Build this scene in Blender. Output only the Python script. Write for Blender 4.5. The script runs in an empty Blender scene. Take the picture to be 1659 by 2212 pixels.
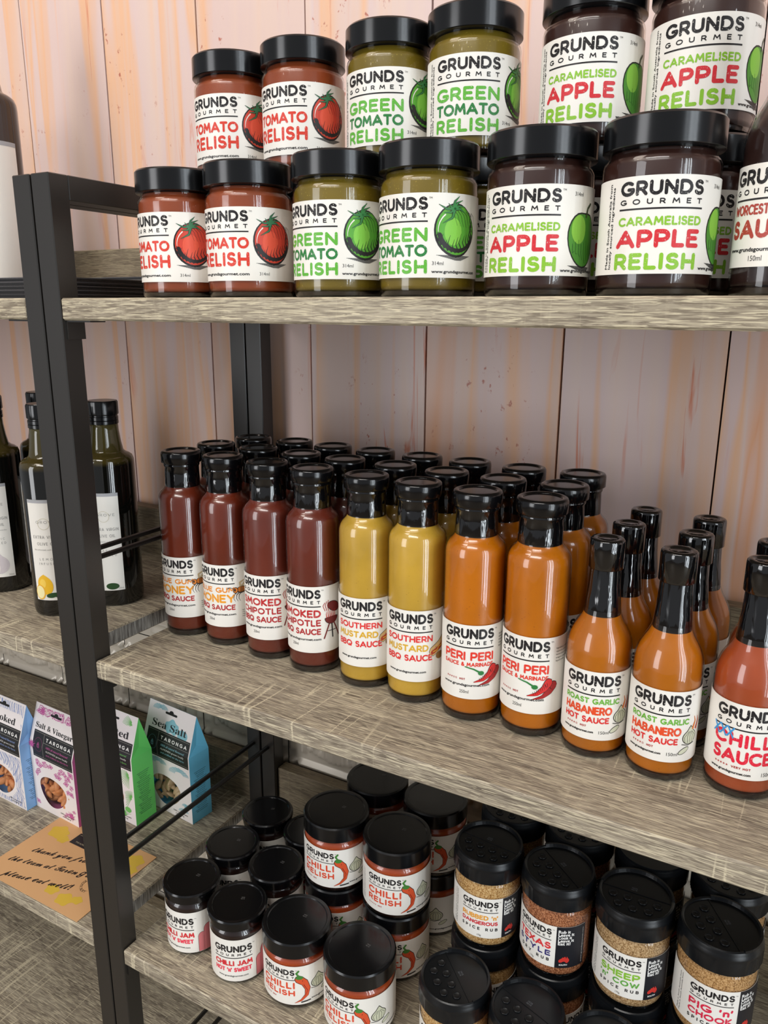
import bpy, math, random
from math import sin, cos, pi, radians, hypot
from mathutils import Matrix, Vector

S = bpy.context.scene
COL = S.collection
random.seed(7)

# ------------------------------------------------------------------ camera
cam_d = bpy.data.cameras.new('camera')
cam = bpy.data.objects.new('camera', cam_d)
COL.objects.link(cam)
YAW, PITCH, ROLL, FPX = 0.50744953, 0.25452111, 0.00548934, 1676.5
fw = Vector((-sin(YAW)*cos(PITCH), cos(YAW)*cos(PITCH), -sin(PITCH)))
rt = Vector((cos(YAW), sin(YAW), 0)); up = rt.cross(fw)
r2 = cos(ROLL)*rt + sin(ROLL)*up; u2 = -sin(ROLL)*rt + cos(ROLL)*up
M = Matrix((r2, u2, -fw)).transposed().to_4x4()
M.translation = (0.56714233, -0.45743167, -0.00839185)
cam.matrix_world = M
cam_d.sensor_fit = 'VERTICAL'; cam_d.sensor_height = 36.0
cam_d.lens = 36.0*FPX/2212.0
cam_d.clip_start = 0.01; cam_d.clip_end = 50
S.camera = cam

# ------------------------------------------------------------------ world
W = bpy.data.worlds.new('world'); S.world = W; W.use_nodes = True
bgn = W.node_tree.nodes['Background']
bgn.inputs[0].default_value = (0.94, 0.96, 1.0, 1); bgn.inputs[1].default_value = 0.30

# ------------------------------------------------------------------ lights (the shop's own: tall windows to the right, ceiling lamps)
def area(name, loc, target, sx, sy, power, col):
    d = bpy.data.lights.new(name, 'AREA'); d.shape = 'RECTANGLE'; d.size = sx; d.size_y = sy
    d.energy = power; d.color = col
    o = bpy.data.objects.new(name, d); COL.objects.link(o)
    o.location = loc
    o.rotation_euler = (Vector(target)-Vector(loc)).to_track_quat('-Z', 'Y').to_euler()
    return o
for wx, wy, ww, we in ((2.95, -0.98, .12, 15), (2.90, -1.20, .07, 9), (2.80, -1.45, .20, 20), (2.62, -1.85, .09, 8)):
    area('window_light', (wx, wy, 0.05), (0.3, 0.1, 0.05), ww, 2.9, we, (0.86, 0.94, 1.0))
area('shopfront_light', (-1.25, -2.9, 0.25), (0.3, 0.1, -0.1), 1.1, 2.3, 44, (0.97, 0.98, 1.0))
area('ceiling_strip_light', (0.4, -1.6, 1.9), (0.3, 0.1, -0.2), 1.6, 0.5, 26, (1.0, 0.97, 0.93))
area('ceiling_panel_light', (-0.5, -0.65, 1.62), (-0.1, 0.3, 0.25), 0.6, 0.6, 10, (1.0, 0.88, 0.77))
LAMPS = [(-0.9, -1.5), (-0.62, -1.42), (-0.35, -1.6), (-0.75, -1.15), (-0.45, -1.2), (-0.15, -1.35), (0.1, -1.55), (-1.05, -1.2), (-0.3, -1.0), (0.0, -1.1), (-0.6, -0.9), (0.25, -1.3), (-0.8, -1.8), (-0.1, -1.85), (0.35, -1.7)]
for x, y in LAMPS:
    d = bpy.data.lights.new('downlight', 'POINT'); d.energy = 1.0; d.shadow_soft_size = 0.02; d.color = (1.0, 0.93, 0.82)
    o = bpy.data.objects.new('downlight', d); COL.objects.link(o); o.location = (x, y, 1.5)

# ------------------------------------------------------------------ exposure
S.view_settings.view_transform = 'Standard'; S.view_settings.look = 'None'
S.view_settings.gamma = 1; S.view_settings.use_curve_mapping = False
S.view_settings.exposure = 0.02
S.cycles.max_bounces = 8; S.cycles.transparent_max_bounces = 16
S.cycles.caustics_reflective = False; S.cycles.caustics_refractive = False

# ------------------------------------------------------------------ numbers measured from the photograph
H = 0.33189281                   # shelf spacing
Z1, Z2, Z3, Z4 = 0.0, -H, -2*H, -3*H
TB = 0.0182                      # board thickness
PW, PD = 0.0213, 0.0199          # post width, depth
DB = 0.2682                      # front of the rear posts
TOP = 0.0986
WALL_Y = 0.302
FLOOR_Z = -1.45

# ------------------------------------------------------------------ helpers
def lin(c):
    return tuple((v/255/12.92 if v/255 <= 0.04045 else ((v/255+0.055)/1.055)**2.4) for v in c)+(1,)
MATS = {}
def mat(name, col=(128, 128, 128), rough=0.5, metal=0.0, spec=0.5, coat=0.0, coat_r=0.05):
    if name in MATS: return MATS[name]
    m = bpy.data.materials.new(name); m.use_nodes = True
    b = m.node_tree.nodes['Principled BSDF']
    b.inputs['Base Color'].default_value = lin(col); b.inputs['Roughness'].default_value = rough
    b.inputs['Metallic'].default_value = metal; b.inputs['Specular IOR Level'].default_value = spec
    b.inputs['Coat Weight'].default_value = coat; b.inputs['Coat Roughness'].default_value = coat_r
    m.diffuse_color = lin(col); MATS[name] = m
    return m
class N:
    """tiny node-graph helper"""
    def __init__(s, m): s.t = m.node_tree; s.b = s.t.nodes['Principled BSDF']
    def n(s, typ, **kw):
        x = s.t.nodes.new(typ)
        for k, v in kw.items():
            if k.startswith('i_'):
                key = k[2:]; key = int(key) if key.isdigit() else key.replace('_', ' ')
                x.inputs[key].default_value = v
            else: setattr(x, k, v)
        return x
    def l(s, a, b): s.t.links.new(a, b)
    def coord(s, scale, kind='Object', rot=(0, 0, 0), rnd=False):
        tc = s.n('ShaderNodeTexCoord'); mp = s.n('ShaderNodeMapping')
        mp.inputs['Scale'].default_value = scale; mp.inputs['Rotation'].default_value = rot
        s.l(tc.outputs[kind], mp.inputs['Vector'])
        if rnd:
            oi = s.n('ShaderNodeObjectInfo'); mu = s.n('ShaderNodeVectorMath', operation='SCALE')
            s.l(oi.outputs['Random'], mu.inputs['Scale']); mu.inputs[0].default_value = (37, 53, 71)
            s.l(mu.outputs[0], mp.inputs['Location'])
        return mp.outputs[0]
    def noise(s, vec, scale=1, detail=4, rough=0.5, dist=0):
        x = s.n('ShaderNodeTexNoise'); x.inputs['Scale'].default_value = scale; x.inputs['Detail'].default_value = detail
        x.inputs['Roughness'].default_value = rough; x.inputs['Distortion'].default_value = dist
        s.l(vec, x.inputs['Vector']); return x.outputs['Fac']
    def ramp(s, fac, stops):
        x = s.n('ShaderNodeValToRGB'); e = x.color_ramp.elements
        while len(e) < len(stops): e.new(0.5)
        for el, (p, c) in zip(e, stops):
            el.position = p; el.color = c if len(c) == 4 else lin(c)
        s.l(fac, x.inputs[0]); return x.outputs[0]
    def mix(s, fac, a, b, mode='MIX'):
        x = s.n('ShaderNodeMix', data_type='RGBA', blend_type=mode)
        for v, i in ((fac, 0), (a, 6), (b, 7)):
            if hasattr(v, 'type') and not isinstance(v, (int, float, tuple)): s.l(v, x.inputs[i])
            else: x.inputs[i].default_value = v if i == 0 or len(v) == 4 else lin(v)
        return x.outputs[2]
    def bump(s, h, strength, dist=0.001):
        x = s.n('ShaderNodeBump'); x.inputs['Strength'].default_value = strength; x.inputs['Distance'].default_value = dist
        s.l(h, x.inputs['Height']); s.l(x.outputs[0], s.b.inputs['Normal']); return x
    def col(s, c): s.l(c, s.b.inputs['Base Color'])

W0, W1 = (0, 0, 0, 1), (1, 1, 1, 1)
def wood_mat(name, light, mid, dark, cream, saw=1.0, horiz=True):
    m = mat(name, mid, 0.5, spec=0.35); g = N(m)
    v = g.coord((1, 7, 7) if horiz else (7, 7, 1), rnd=True)
    big = g.noise(v, 5, 3, 0.55, 1.2)
    base = g.ramp(big, [(0.3, dark), (0.5, mid), (0.68, light)])
    v2 = g.coord((6, 80, 80), rnd=True)
    fine = g.noise(v2, 5, 4, 0.6, 1.6)
    streak = g.ramp(fine, [(0.43, W0), (0.57, W1)])
    c = g.mix(0.52, base, g.mix(streak, dark, light))
    v3 = g.coord((4.0, 85, 85), rnd=True)
    cr = g.ramp(g.noise(v3, 9, 3, 0.5, 1.6), [(0.52, W0), (0.60, W1)])
    c = g.mix(g.mix(cr, W0, (0.7, 0.7, 0.7, 1)), c, cream)
    # saw marks across the grain: thin contour lines of a noise stretched along y and z
    v4 = g.coord((62, 3.2, 3.2), rnd=True)
    s1 = g.ramp(g.noise(v4, 1.0, 1, 0.4, 0.0), [(0.478, W0), (0.498, W1), (0.502, W1), (0.522, W0)])
    s2 = g.ramp(g.noise(g.coord((7, 12, 12), rnd=True), 1.0, 2), [(0.46, W0), (0.54, W1)])
    s3 = g.ramp(g.noise(g.coord((90, 240, 240), rnd=True), 4.0, 2), [(0.34, W0), (0.50, W1)])
    sm = g.mix(1.0, g.mix(1.0, s1, s2, 'MULTIPLY'), s3, 'MULTIPLY')
    sm = g.mix(1.0, sm, (0.95*saw,)*3+(1,), 'MULTIPLY')
    c = g.mix(sm, c, cream)
    g.col(c); g.bump(fine, 0.45, 0.0008)
    return m
M_BOARD = wood_mat('grey_oak_board', (168, 157, 138), (139, 127, 110), (92, 82, 71), (212, 200, 172))
M_BOARD1 = wood_mat('grey_oak_board_plain', (172, 161, 140), (144, 132, 112), (98, 86, 73), (214, 202, 172), 0.12)
M_BACKB = wood_mat('grey_oak_upstand', (138, 124, 102), (118, 104, 84), (88, 77, 62), (156, 144, 116), 0.3)
m = mat('board_end_grain', (140, 136, 130), 0.7); g = N(m)
g.col(g.ramp(g.noise(g.coord((60, 120, 12), rnd=True), 4, 3), [(0.35, (104, 98, 92)), (0.65, (172, 168, 160))])); M_END = m
M_METAL = mat('black_powder_coated_steel', (38, 35, 32), 0.33, spec=0.6)
g = N(M_METAL); g.bump(g.noise(g.coord((1, 1, 1)), 900, 2), 0.08, 0.0003)

# plank paper: pale pink boards with orange streaks
m = mat('whitewashed_pink_plank', (222, 196, 184), 0.38, spec=0.4); g = N(m)
va = g.coord((13, 1, 0.6), rnd=True)
n1 = g.noise(va, 1.3, 3, 0.5, 0.5)
c = g.ramp(n1, [(0.30, (224, 190, 164)), (0.41, (216, 198, 192)), (0.49, (212, 194, 194)), (0.535, (224, 182, 148)), (0.57, (218, 190, 174)), (0.61, (214, 194, 188)), (0.68, (218, 166, 130)), (0.72, (214, 192, 188))])
vb = g.coord((34, 1, 2.2), rnd=True)
n2 = g.ramp(g.noise(vb, 2.0, 4, 0.6, 1.0), [(0.60, W0), (0.68, W1)])
patch = g.ramp(g.noise(g.coord((6, 1, 2.4), rnd=True), 1.6, 2), [(0.47, W0), (0.60, W1)])
c = g.mix(g.mix(1.0, n2, patch, 'MULTIPLY'), c, (205, 124, 92))
vd = g.coord((90, 1, 60), rnd=True)
n3 = g.ramp(g.noise(vd, 1.2, 3, 0.7), [(0.63, W0), (0.70, W1)])
p3 = g.ramp(g.noise(g.coord((8, 1, 3.5), rnd=True), 1.2, 2), [(0.56, W0), (0.64, W1)])
c = g.mix(g.mix(1.0, n3, p3, 'MULTIPLY'), c, (172, 92, 70))
oi = g.n('ShaderNodeObjectInfo')
tint = g.ramp(oi.outputs['Random'], [(0.0, (255, 244, 236)), (0.5, (255, 250, 248)), (1.0, (250, 238, 232))])
c = g.mix(0.08, g.mix(1.0, c, tint, 'MULTIPLY'), (224, 196, 182)); g.col(c); M_PLANK = m
M_GROOVE = mat('dark_groove', (34, 24, 24), 0.8)
M_TIN = mat('pressed_tin_white', (216, 205, 188), 0.34, metal=0.12, spec=0.6)
M_FLOOR = wood_mat('floor_wood', (150, 138, 120), (126, 114, 96), (94, 82, 68), (170, 156, 130))
M_CEIL = mat('ceiling_paint', (190, 186, 180), 0.8)

# products
M_LID = mat('black_gloss_lid', (11, 11, 13), 0.16, spec=0.55)
M_LIDM = mat('black_satin_lid', (12, 13, 15), 0.2, spec=0.5)
M_SPL = mat('black_matt_plastic_cap', (17, 19, 22), 0.3, spec=0.4)
M_HOLE = mat('hole_black', (5, 5, 6), 0.6)
m = mat('black_shrink_foil', (10, 10, 12), 0.07, spec=0.9); g = N(m)
g.bump(g.noise(g.coord((130, 130, 26), rnd=True), 1.0, 2, 0.45, 1.2), 0.34, 0.0012); M_FOIL = m
M_PAPER = mat('label_paper', (236, 232, 224), 0.42, spec=0.4)
M_GBASE = mat('thick_dark_glass_base', (26, 17, 13), 0.08, spec=0.6, coat=0.6)
def glass(name, tint):
    m = bpy.data.materials.new(name); m.use_nodes = True; t = m.node_tree; t.nodes.clear()
    o = t.nodes.new('ShaderNodeOutputMaterial'); mx = t.nodes.new('ShaderNodeMixShader')
    tr = t.nodes.new('ShaderNodeBsdfTransparent'); gl = t.nodes.new('ShaderNodeBsdfGlossy')
    tr.inputs[0].default_value = tint; gl.inputs['Roughness'].default_value = 0.03
    # Schlick's reflectance, the same from both sides of the thin wall
    ge = t.nodes.new('ShaderNodeNewGeometry'); dt = t.nodes.new('ShaderNodeVectorMath'); dt.operation = 'DOT_PRODUCT'
    t.links.new(ge.outputs['Incoming'], dt.inputs[0]); t.links.new(ge.outputs['Normal'], dt.inputs[1]); last = dt.outputs['Value']
    for op, v in (('ABSOLUTE', None), ('SUBTRACT', 1.0), ('POWER', 5.0), ('MULTIPLY_ADD', 0.96)):
        q = t.nodes.new('ShaderNodeMath'); q.operation = op
        if op == 'SUBTRACT': q.inputs[0].default_value = 1.0; t.links.new(last, q.inputs[1])
        else:
            t.links.new(last, q.inputs[0])
            if v is not None: q.inputs[1].default_value = v
            if op == 'MULTIPLY_ADD': q.inputs[2].default_value = 0.045
        last = q.outputs[0]
    t.links.new(last, mx.inputs[0]); t.links.new(tr.outputs[0], mx.inputs[1]); t.links.new(gl.outputs[0], mx.inputs[2])
    t.links.new(mx.outputs[0], o.inputs[0]); return m
M_GLASS = glass('clear_glass_wall', (0.965, 0.965, 0.96, 1))
M_FILM = glass('clear_window_film', (0.95, 0.95, 0.95, 1))
m = mat('dark_olive_glass', (26, 24, 10), 0.06, spec=0.6, coat=0.3); g = N(m)
g.b.inputs['Transmission Weight'].default_value = 0.0
tc = g.n('ShaderNodeTexCoord'); sp = g.n('ShaderNodeSeparateXYZ'); g.l(tc.outputs['Object'], sp.inputs[0])
dv = g.n('ShaderNodeMath', operation='DIVIDE'); dv.inputs[1].default_value = 0.227; g.l(sp.outputs[2], dv.inputs[0])
g.col(g.ramp(dv.outputs[0], [(0.70, (13, 13, 10)), (0.72, (62, 52, 20)), (0.86, (70, 64, 34))])); M_OLIVE = m
M_OLIVE2 = mat('brown_black_bottle', (30, 18, 14), 0.06, spec=0.6, coat=0.3)
def sauce(name, c, speck=None, amt=0.66, sc=900, rough=0.30):
    m = mat(name, c, rough, spec=0.4, coat=0.3, coat_r=0.03); g = N(m)
    d = tuple(int(v*0.9) for v in c)
    cc = g.ramp(g.noise(g.coord((1, 1, 1), rnd=True), 30, 3), [(0.3, d), (0.7, c)])
    if speck:
        sp = g.ramp(g.noise(g.coord((1, 1, 1)), sc, 2, 0.5), [(amt, W0), (amt+0.05, W1)])
        cc = g.mix(sp, cc, speck)
    g.col(cc); return m
def spice(name, a, b, d):
    m = mat(name, a, 0.75, spec=0.2); g = N(m)
    n = g.noise(g.coord((1, 1, 1)), 800, 3, 0.7)
    g.col(g.ramp(n, [(0.36, d), (0.47, a), (0.60, b)])); g.bump(n, 0.6, 0.001); return m
SA = {
 'tomato': sauce('tomato_relish', (150, 70, 36), (128, 46, 20)), 'green': sauce('green_tomato_relish', (124, 104, 28), (168, 150, 60), 0.68),
 'apple': sauce('apple_relish', (56, 32, 26)), 'honey': sauce('honey_sauce', (112, 42, 22)), 'smoked': sauce('smoked_sauce', (112, 46, 32)),
 'mustard': sauce('mustard_sauce', (212, 168, 60), (140, 100, 30), 0.72), 'peri': sauce('peri_sauce', (200, 112, 6), (134, 60, 15), 0.70),
 'habanero': sauce('habanero_sauce', (192, 108, 10), (150, 80, 20), 0.7), 'chilli': sauce('chilli_sauce', (172, 76, 38)),
 'crelish': sauce('chilli_relish', (170, 68, 26), (214, 110, 50), 0.68), 'jam': sauce('chilli_jam', (34, 16, 12)), 'worc': sauce('dark_sauce', (44, 27, 24)),
 'rub1': spice('golden_rub', (190, 142, 80), (222, 188, 134), (120, 80, 42)), 'rub2': spice('red_rub', (150, 86, 50), (200, 138, 98), (84, 44, 28)),
 'rub3': spice('tan_rub', (172, 134, 88), (214, 182, 138), (108, 78, 48)), 'rub4': spice('amber_rub', (178, 132, 78), (216, 174, 122), (114, 76, 44)),
}
def ink(c, worn=False):
    k = 'ink_%02x%02x%02x%s' % (c[0], c[1], c[2], '_worn' if worn else '')
    if k in MATS: return MATS[k]
    m = mat(k, c, 0.45, spec=0.35)
    if worn:
        g = N(m); f = g.ramp(g.noise(g.coord((1, 1, 1)), 1100, 2, 0.6), [(0.66, W0), (0.69, W1)])
        g.col(g.mix(f, c, (232, 226, 216)))
    return m

# ---------------------------------------------- mesh builders
def new_obj(name, me, parent=None, loc=None):
    o = bpy.data.objects.new(name, me); COL.objects.link(o)
    if parent is not None: o.parent = parent
    if loc is not None: o.location = loc
    return o
def mesh(name, vs, fs, mats, midx=None, smooth=False):
    me = bpy.data.meshes.new(name); me.from_pydata([tuple(v) for v in vs], [], fs)
    for m in (mats if isinstance(mats, (list, tuple)) else [mats]): me.materials.append(m)
    if midx: me.polygons.foreach_set('material_index', midx)
    if smooth: me.polygons.foreach_set('use_smooth', [True]*len(fs))
    me.update(); return me
def box_data(x0, x1, y0, y1, z0, z1, b=0.0):
    if b <= 0:
        v = [(x, y, z) for x in (x0, x1) for y in (y0, y1) for z in (z0, z1)]
        return v, [(0, 1, 3, 2), (4, 6, 7, 5), (0, 4, 5, 1), (2, 3, 7, 6), (0, 2, 6, 4), (1, 5, 7, 3)]
    # bevelled: three nested boxes' 24 vertices
    import itertools
    v = []; idx = {}
    for sx, sy, sz in itertools.product((0, 1), repeat=3):
        X = (x0, x1)[sx]; Y = (y0, y1)[sy]; Zz = (z0, z1)[sz]
        ix = X+(b if sx == 0 else -b); iy = Y+(b if sy == 0 else -b); iz = Zz+(b if sz == 0 else -b)
        for k, p in enumerate(((X, iy, iz), (ix, Y, iz), (ix, iy, Zz))):
            idx[sx, sy, sz, k] = len(v); v.append(p)
    f = []
    for s in (0, 1):
        f.append([idx[s, a, c, 0] for a, c in ((0, 0), (0, 1), (1, 1), (1, 0))][::(1 if s == 0 else -1)])
        f.append([idx[a, s, c, 1] for a, c in ((0, 0), (1, 0), (1, 1), (0, 1))][::(1 if s == 0 else -1)])
        f.append([idx[a, c, s, 2] for a, c in ((0, 0), (0, 1), (1, 1), (1, 0))][::(1 if s == 0 else -1)])
    for a in (0, 1):
        for c in (0, 1):
            f.append([idx[a, c, 0, 0], idx[a, c, 0, 1], idx[a, c, 1, 1], idx[a, c, 1, 0]])
            f.append([idx[a, 0, c, 0], idx[a, 0, c, 2], idx[a, 1, c, 2], idx[a, 1, c, 0]])
            f.append([idx[0, a, c, 1], idx[0, a, c, 2], idx[1, a, c, 2], idx[1, a, c, 1]])
            for d in (0, 1): pass
    for sx, sy, sz in itertools.product((0, 1), repeat=3):
        f.append([idx[sx, sy, sz, k] for k in range(3)])
    return v, f
def box(name, x0, x1, y0, y1, z0, z1, m, parent=None, b=0.0):
    v, f = box_data(x0, x1, y0, y1, z0, z1, b)
    me = mesh(name, v, f, m)
    if b > 0:
        import bmesh
        bm = bmesh.new(); bm.from_mesh(me); bmesh.ops.recalc_face_normals(bm, faces=bm.faces); bm.to_mesh(me); bm.free()
    return new_obj(name, me, parent)
RS = [1.0]      # girth factor of the family being built
def lathe(name, prof, m, n=48, rfun=None, closed=True):
    """prof: (r, z) from bottom to top; smooth with sharp edges kept by doubled points"""
    vs, fs = [], []
    for r, z in prof:
        for i in range(n):
            a = 2*pi*i/n; rr = r*RS[0]*(rfun(a, z) if rfun else 1); vs.append((rr*cos(a), rr*sin(a), z))
    for k in range(len(prof)-1):
        if prof[k] == prof[k+1]: continue
        for i in range(n):
            j = (i+1) % n
            fs.append((k*n+i, k*n+j, (k+1)*n+j, (k+1)*n+i))
    if closed:
        if prof[0][0] > 1e-5: fs.append(tuple(reversed(range(n))))
        if prof[-1][0] > 1e-5: fs.append(tuple((len(prof)-1)*n+i for i in range(n)))
    return mesh(name, vs, fs, m, smooth=True)
def sharp(prof):
    """double every point whose corner is sharp so that shading breaks there"""
    out = [prof[0]]
    for a, b, c in zip(prof, prof[1:], prof[2:]):
        out.append(b)
        t1 = math.atan2(b[1]-a[1], b[0]-a[0]); t2 = math.atan2(c[1]-b[1], c[0]-b[0])
        d = abs((t2-t1+pi) % (2*pi)-pi)
        if d > radians(32): out.append(b)
    out.append(prof[-1]); 
    return out
def tube(name, pts, r, m, parent=None, n=8):
    vs, fs = [], []; P = [Vector(p) for p in pts]
    for i, p in enumerate(P):
        d = (P[min(i+1, len(P)-1)]-P[max(i-1, 0)]).normalized()
        a = d.orthogonal().normalized(); c = d.cross(a)
        for k in range(n): vs.append(p+r*(cos(2*pi*k/n)*a+sin(2*pi*k/n)*c))
    for i in range(len(P)-1):
        for k in range(n): fs.append((i*n+k, i*n+(k+1) % n, (i+1)*n+(k+1) % n, (i+1)*n+k))
    fs.append(tuple(range(n))); fs.append(tuple((len(P)-1)*n+k for k in range(n)))
    return new_obj(name, mesh(name, vs, fs, m, smooth=True), parent)
def thing(name, label, cat, loc=(0, 0, 0), rz=0.0, group=None):
    o = bpy.data.objects.new(name, None); COL.objects.link(o); o.empty_display_size = 0.02
    o.location = loc; o.rotation_euler = (0, 0, rz); o['label'] = label; o['category'] = cat
    if group: o['group'] = group
    return o
def copy_tree(o, parent=None):
    c = o.copy(); COL.objects.link(c)
    if parent is not None:
        c.parent = parent
    for ch in list(o.children): copy_tree(ch, c)
    return c

# ---------------------------------------------- stroke alphabet (rounded bold capitals)
def arc(cx, cy, rx, ry, a0, a1, n=8):
    return [(cx+rx*cos(radians(a0+(a1-a0)*i/n)), cy+ry*sin(radians(a0+(a1-a0)*i/n))) for i in range(n+1)]
GL = {
 'A': (.95, [[(0, 0), (.475, 1), (.95, 0)], [(.19, .3), (.76, .3)]]),
 'B': (.66, [[(0, 0), (0, 1), (.36, 1)]+arc(.38, .765, .24, .235, 90, -90, 6)+[(0, .53)], [(.38, .53)]+arc(.40, .265, .26, .265, 90, -90, 6)+[(0, 0)]]),
 'C': (.84, [arc(.5, .5, .5, .5, 48, 312, 14)]),
 'D': (.76, [[(0, 0), (0, 1), (.28, 1)]+arc(.28, .5, .48, .5, 90, -90, 10)+[(0, 0)]]),
 'E': (.56, [[(.56, 1), (0, 1), (0, 0), (.56, 0)], [(0, .52), (.48, .52)]]),
 'F': (.54, [[(.54, 1), (0, 1), (0, 0)], [(0, .5), (.46, .5)]]),
 'G': (.90, [arc(.5, .5, .5, .5, 50, 330, 14)+[(.93, .42), (.56, .42)]]),
 'H': (.70, [[(0, 0), (0, 1)], [(.7, 0), (.7, 1)], [(0, .5), (.7, .5)]]),
 'I': (.0, [[(0, 0), (0, 1)]]),
 'J': (.42, [[(.42, 1), (.42, .24)]+arc(.2, .24, .22, .24, 0, -150, 6)]),
 'K': (.64, [[(0, 0), (0, 1)], [(.6, 1), (.06, .5), (.64, 0)]]),
 'L': (.5, [[(0, 1), (0, 0), (.5, 0)]]),
 'M': (.96, [[(0, 0), (.12, 1), (.48, .3), (.84, 1), (.96, 0)]]),
 'N': (.72, [[(0, 0), (0, 1), (.72, 0), (.72, 1)]]),
 'O': (1., [arc(.5, .5, .5, .5, 90, 450, 18)]),
 'P': (.62, [[(0, 0), (0, 1), (.34, 1)]+arc(.34, .7, .28, .3, 90, -90, 7)+[(0, .4)]]),
 'Q': (1., [arc(.5, .5, .5, .5, 90, 450, 18), [(.58, .3), (.88, -.04)]]),
 'R': (.64, [[(0, 0), (0, 1), (.34, 1)]+arc(.34, .71, .28, .29, 90, -90, 7)+[(0, .42)], [(.34, .42), (.64, 0)]]),
 'S': (.58, [arc(.30, .745, .26, .255, 35, 180, 7)+arc(.30, .74, .26, .23, 190, 262, 3)+arc(.29, .26, .29, .265, 75, -10, 5)+arc(.29, .26, .29, .26, -20, -155, 7)]),
 'T': (.70, [[(0, 1), (.7, 1)], [(.35, 1), (.35, 0)]]),
 'U': (.70, [[(0, 1), (0, .35)]+arc(.35, .35, .35, .35, 180, 360, 10)+[(.7, 1)]]),
 'V': (.86, [[(0, 1), (.43, 0), (.86, 1)]]),
 'W': (1.24, [[(0, 1), (.32, 0), (.62, .8), (.92, 0), (1.24, 1)]]),
 'X': (.74, [[(0, 0), (.74, 1)], [(0, 1), (.74, 0)]]),
 'Y': (.78, [[(0, 1), (.39, .46), (.78, 1)], [(.39, .46), (.39, 0)]]),
 'Z': (.64, [[(0, 1), (.64, 1), (0, 0), (.64, 0)]]),
 "'": (.0, [[(0, 1), (-.04, .76)]]),
 'n': (.46, [[(0, .66), (0, 0)], [(0, .4)]+arc(.23, .42, .23, .24, 170, 0, 7)+[(.46, 0)]]),
 '&': (.72, [[(.72, 0), (.16, .66)]+arc(.33, .80, .18, .19, 200, -20, 8)+[(.10, .40)]+arc(.30, .24, .28, .24, 150, 300, 7)+[(.70, .42)]]),
 ' ': (.26, []),
}
BFONT_CACHE = {}
def font_mesh(s):
    if s in BFONT_CACHE: return BFONT_CACHE[s]
    c = bpy.data.curves.new('t', 'FONT'); c.body = s; c.resolution_u = 3
    o = bpy.data.objects.new('t', c); COL.objects.link(o)
    dg = bpy.context.evaluated_depsgraph_get(); me = bpy.data.meshes.new_from_object(o.evaluated_get(dg))
    v = [(p.co.x, p.co.y) for p in me.vertices]; f = [tuple(p.vertices) for p in me.polygons]
    bpy.data.objects.remove(o); bpy.data.curves.remove(c); bpy.data.meshes.remove(me)
    BFONT_CACHE[s] = (v, f); return v, f
def serif(s):
    return ''.join(chr(0x1D400+ord(c)-65) if 'A' <= c <= 'Z' else chr(0x1D41A+ord(c)-97) if 'a' <= c <= 'z' else c for c in s)
def script(s):
    ex = {'e': '\u212f', 'g': '\u210a', 'o': '\u2134'}
    return ''.join(ex.get(c) or (chr(0x1D49C+ord(c)-65) if 'A' <= c <= 'Z' else chr(0x1D4B6+ord(c)-97) if 'a' <= c <= 'z' else c) for c in s)

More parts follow.
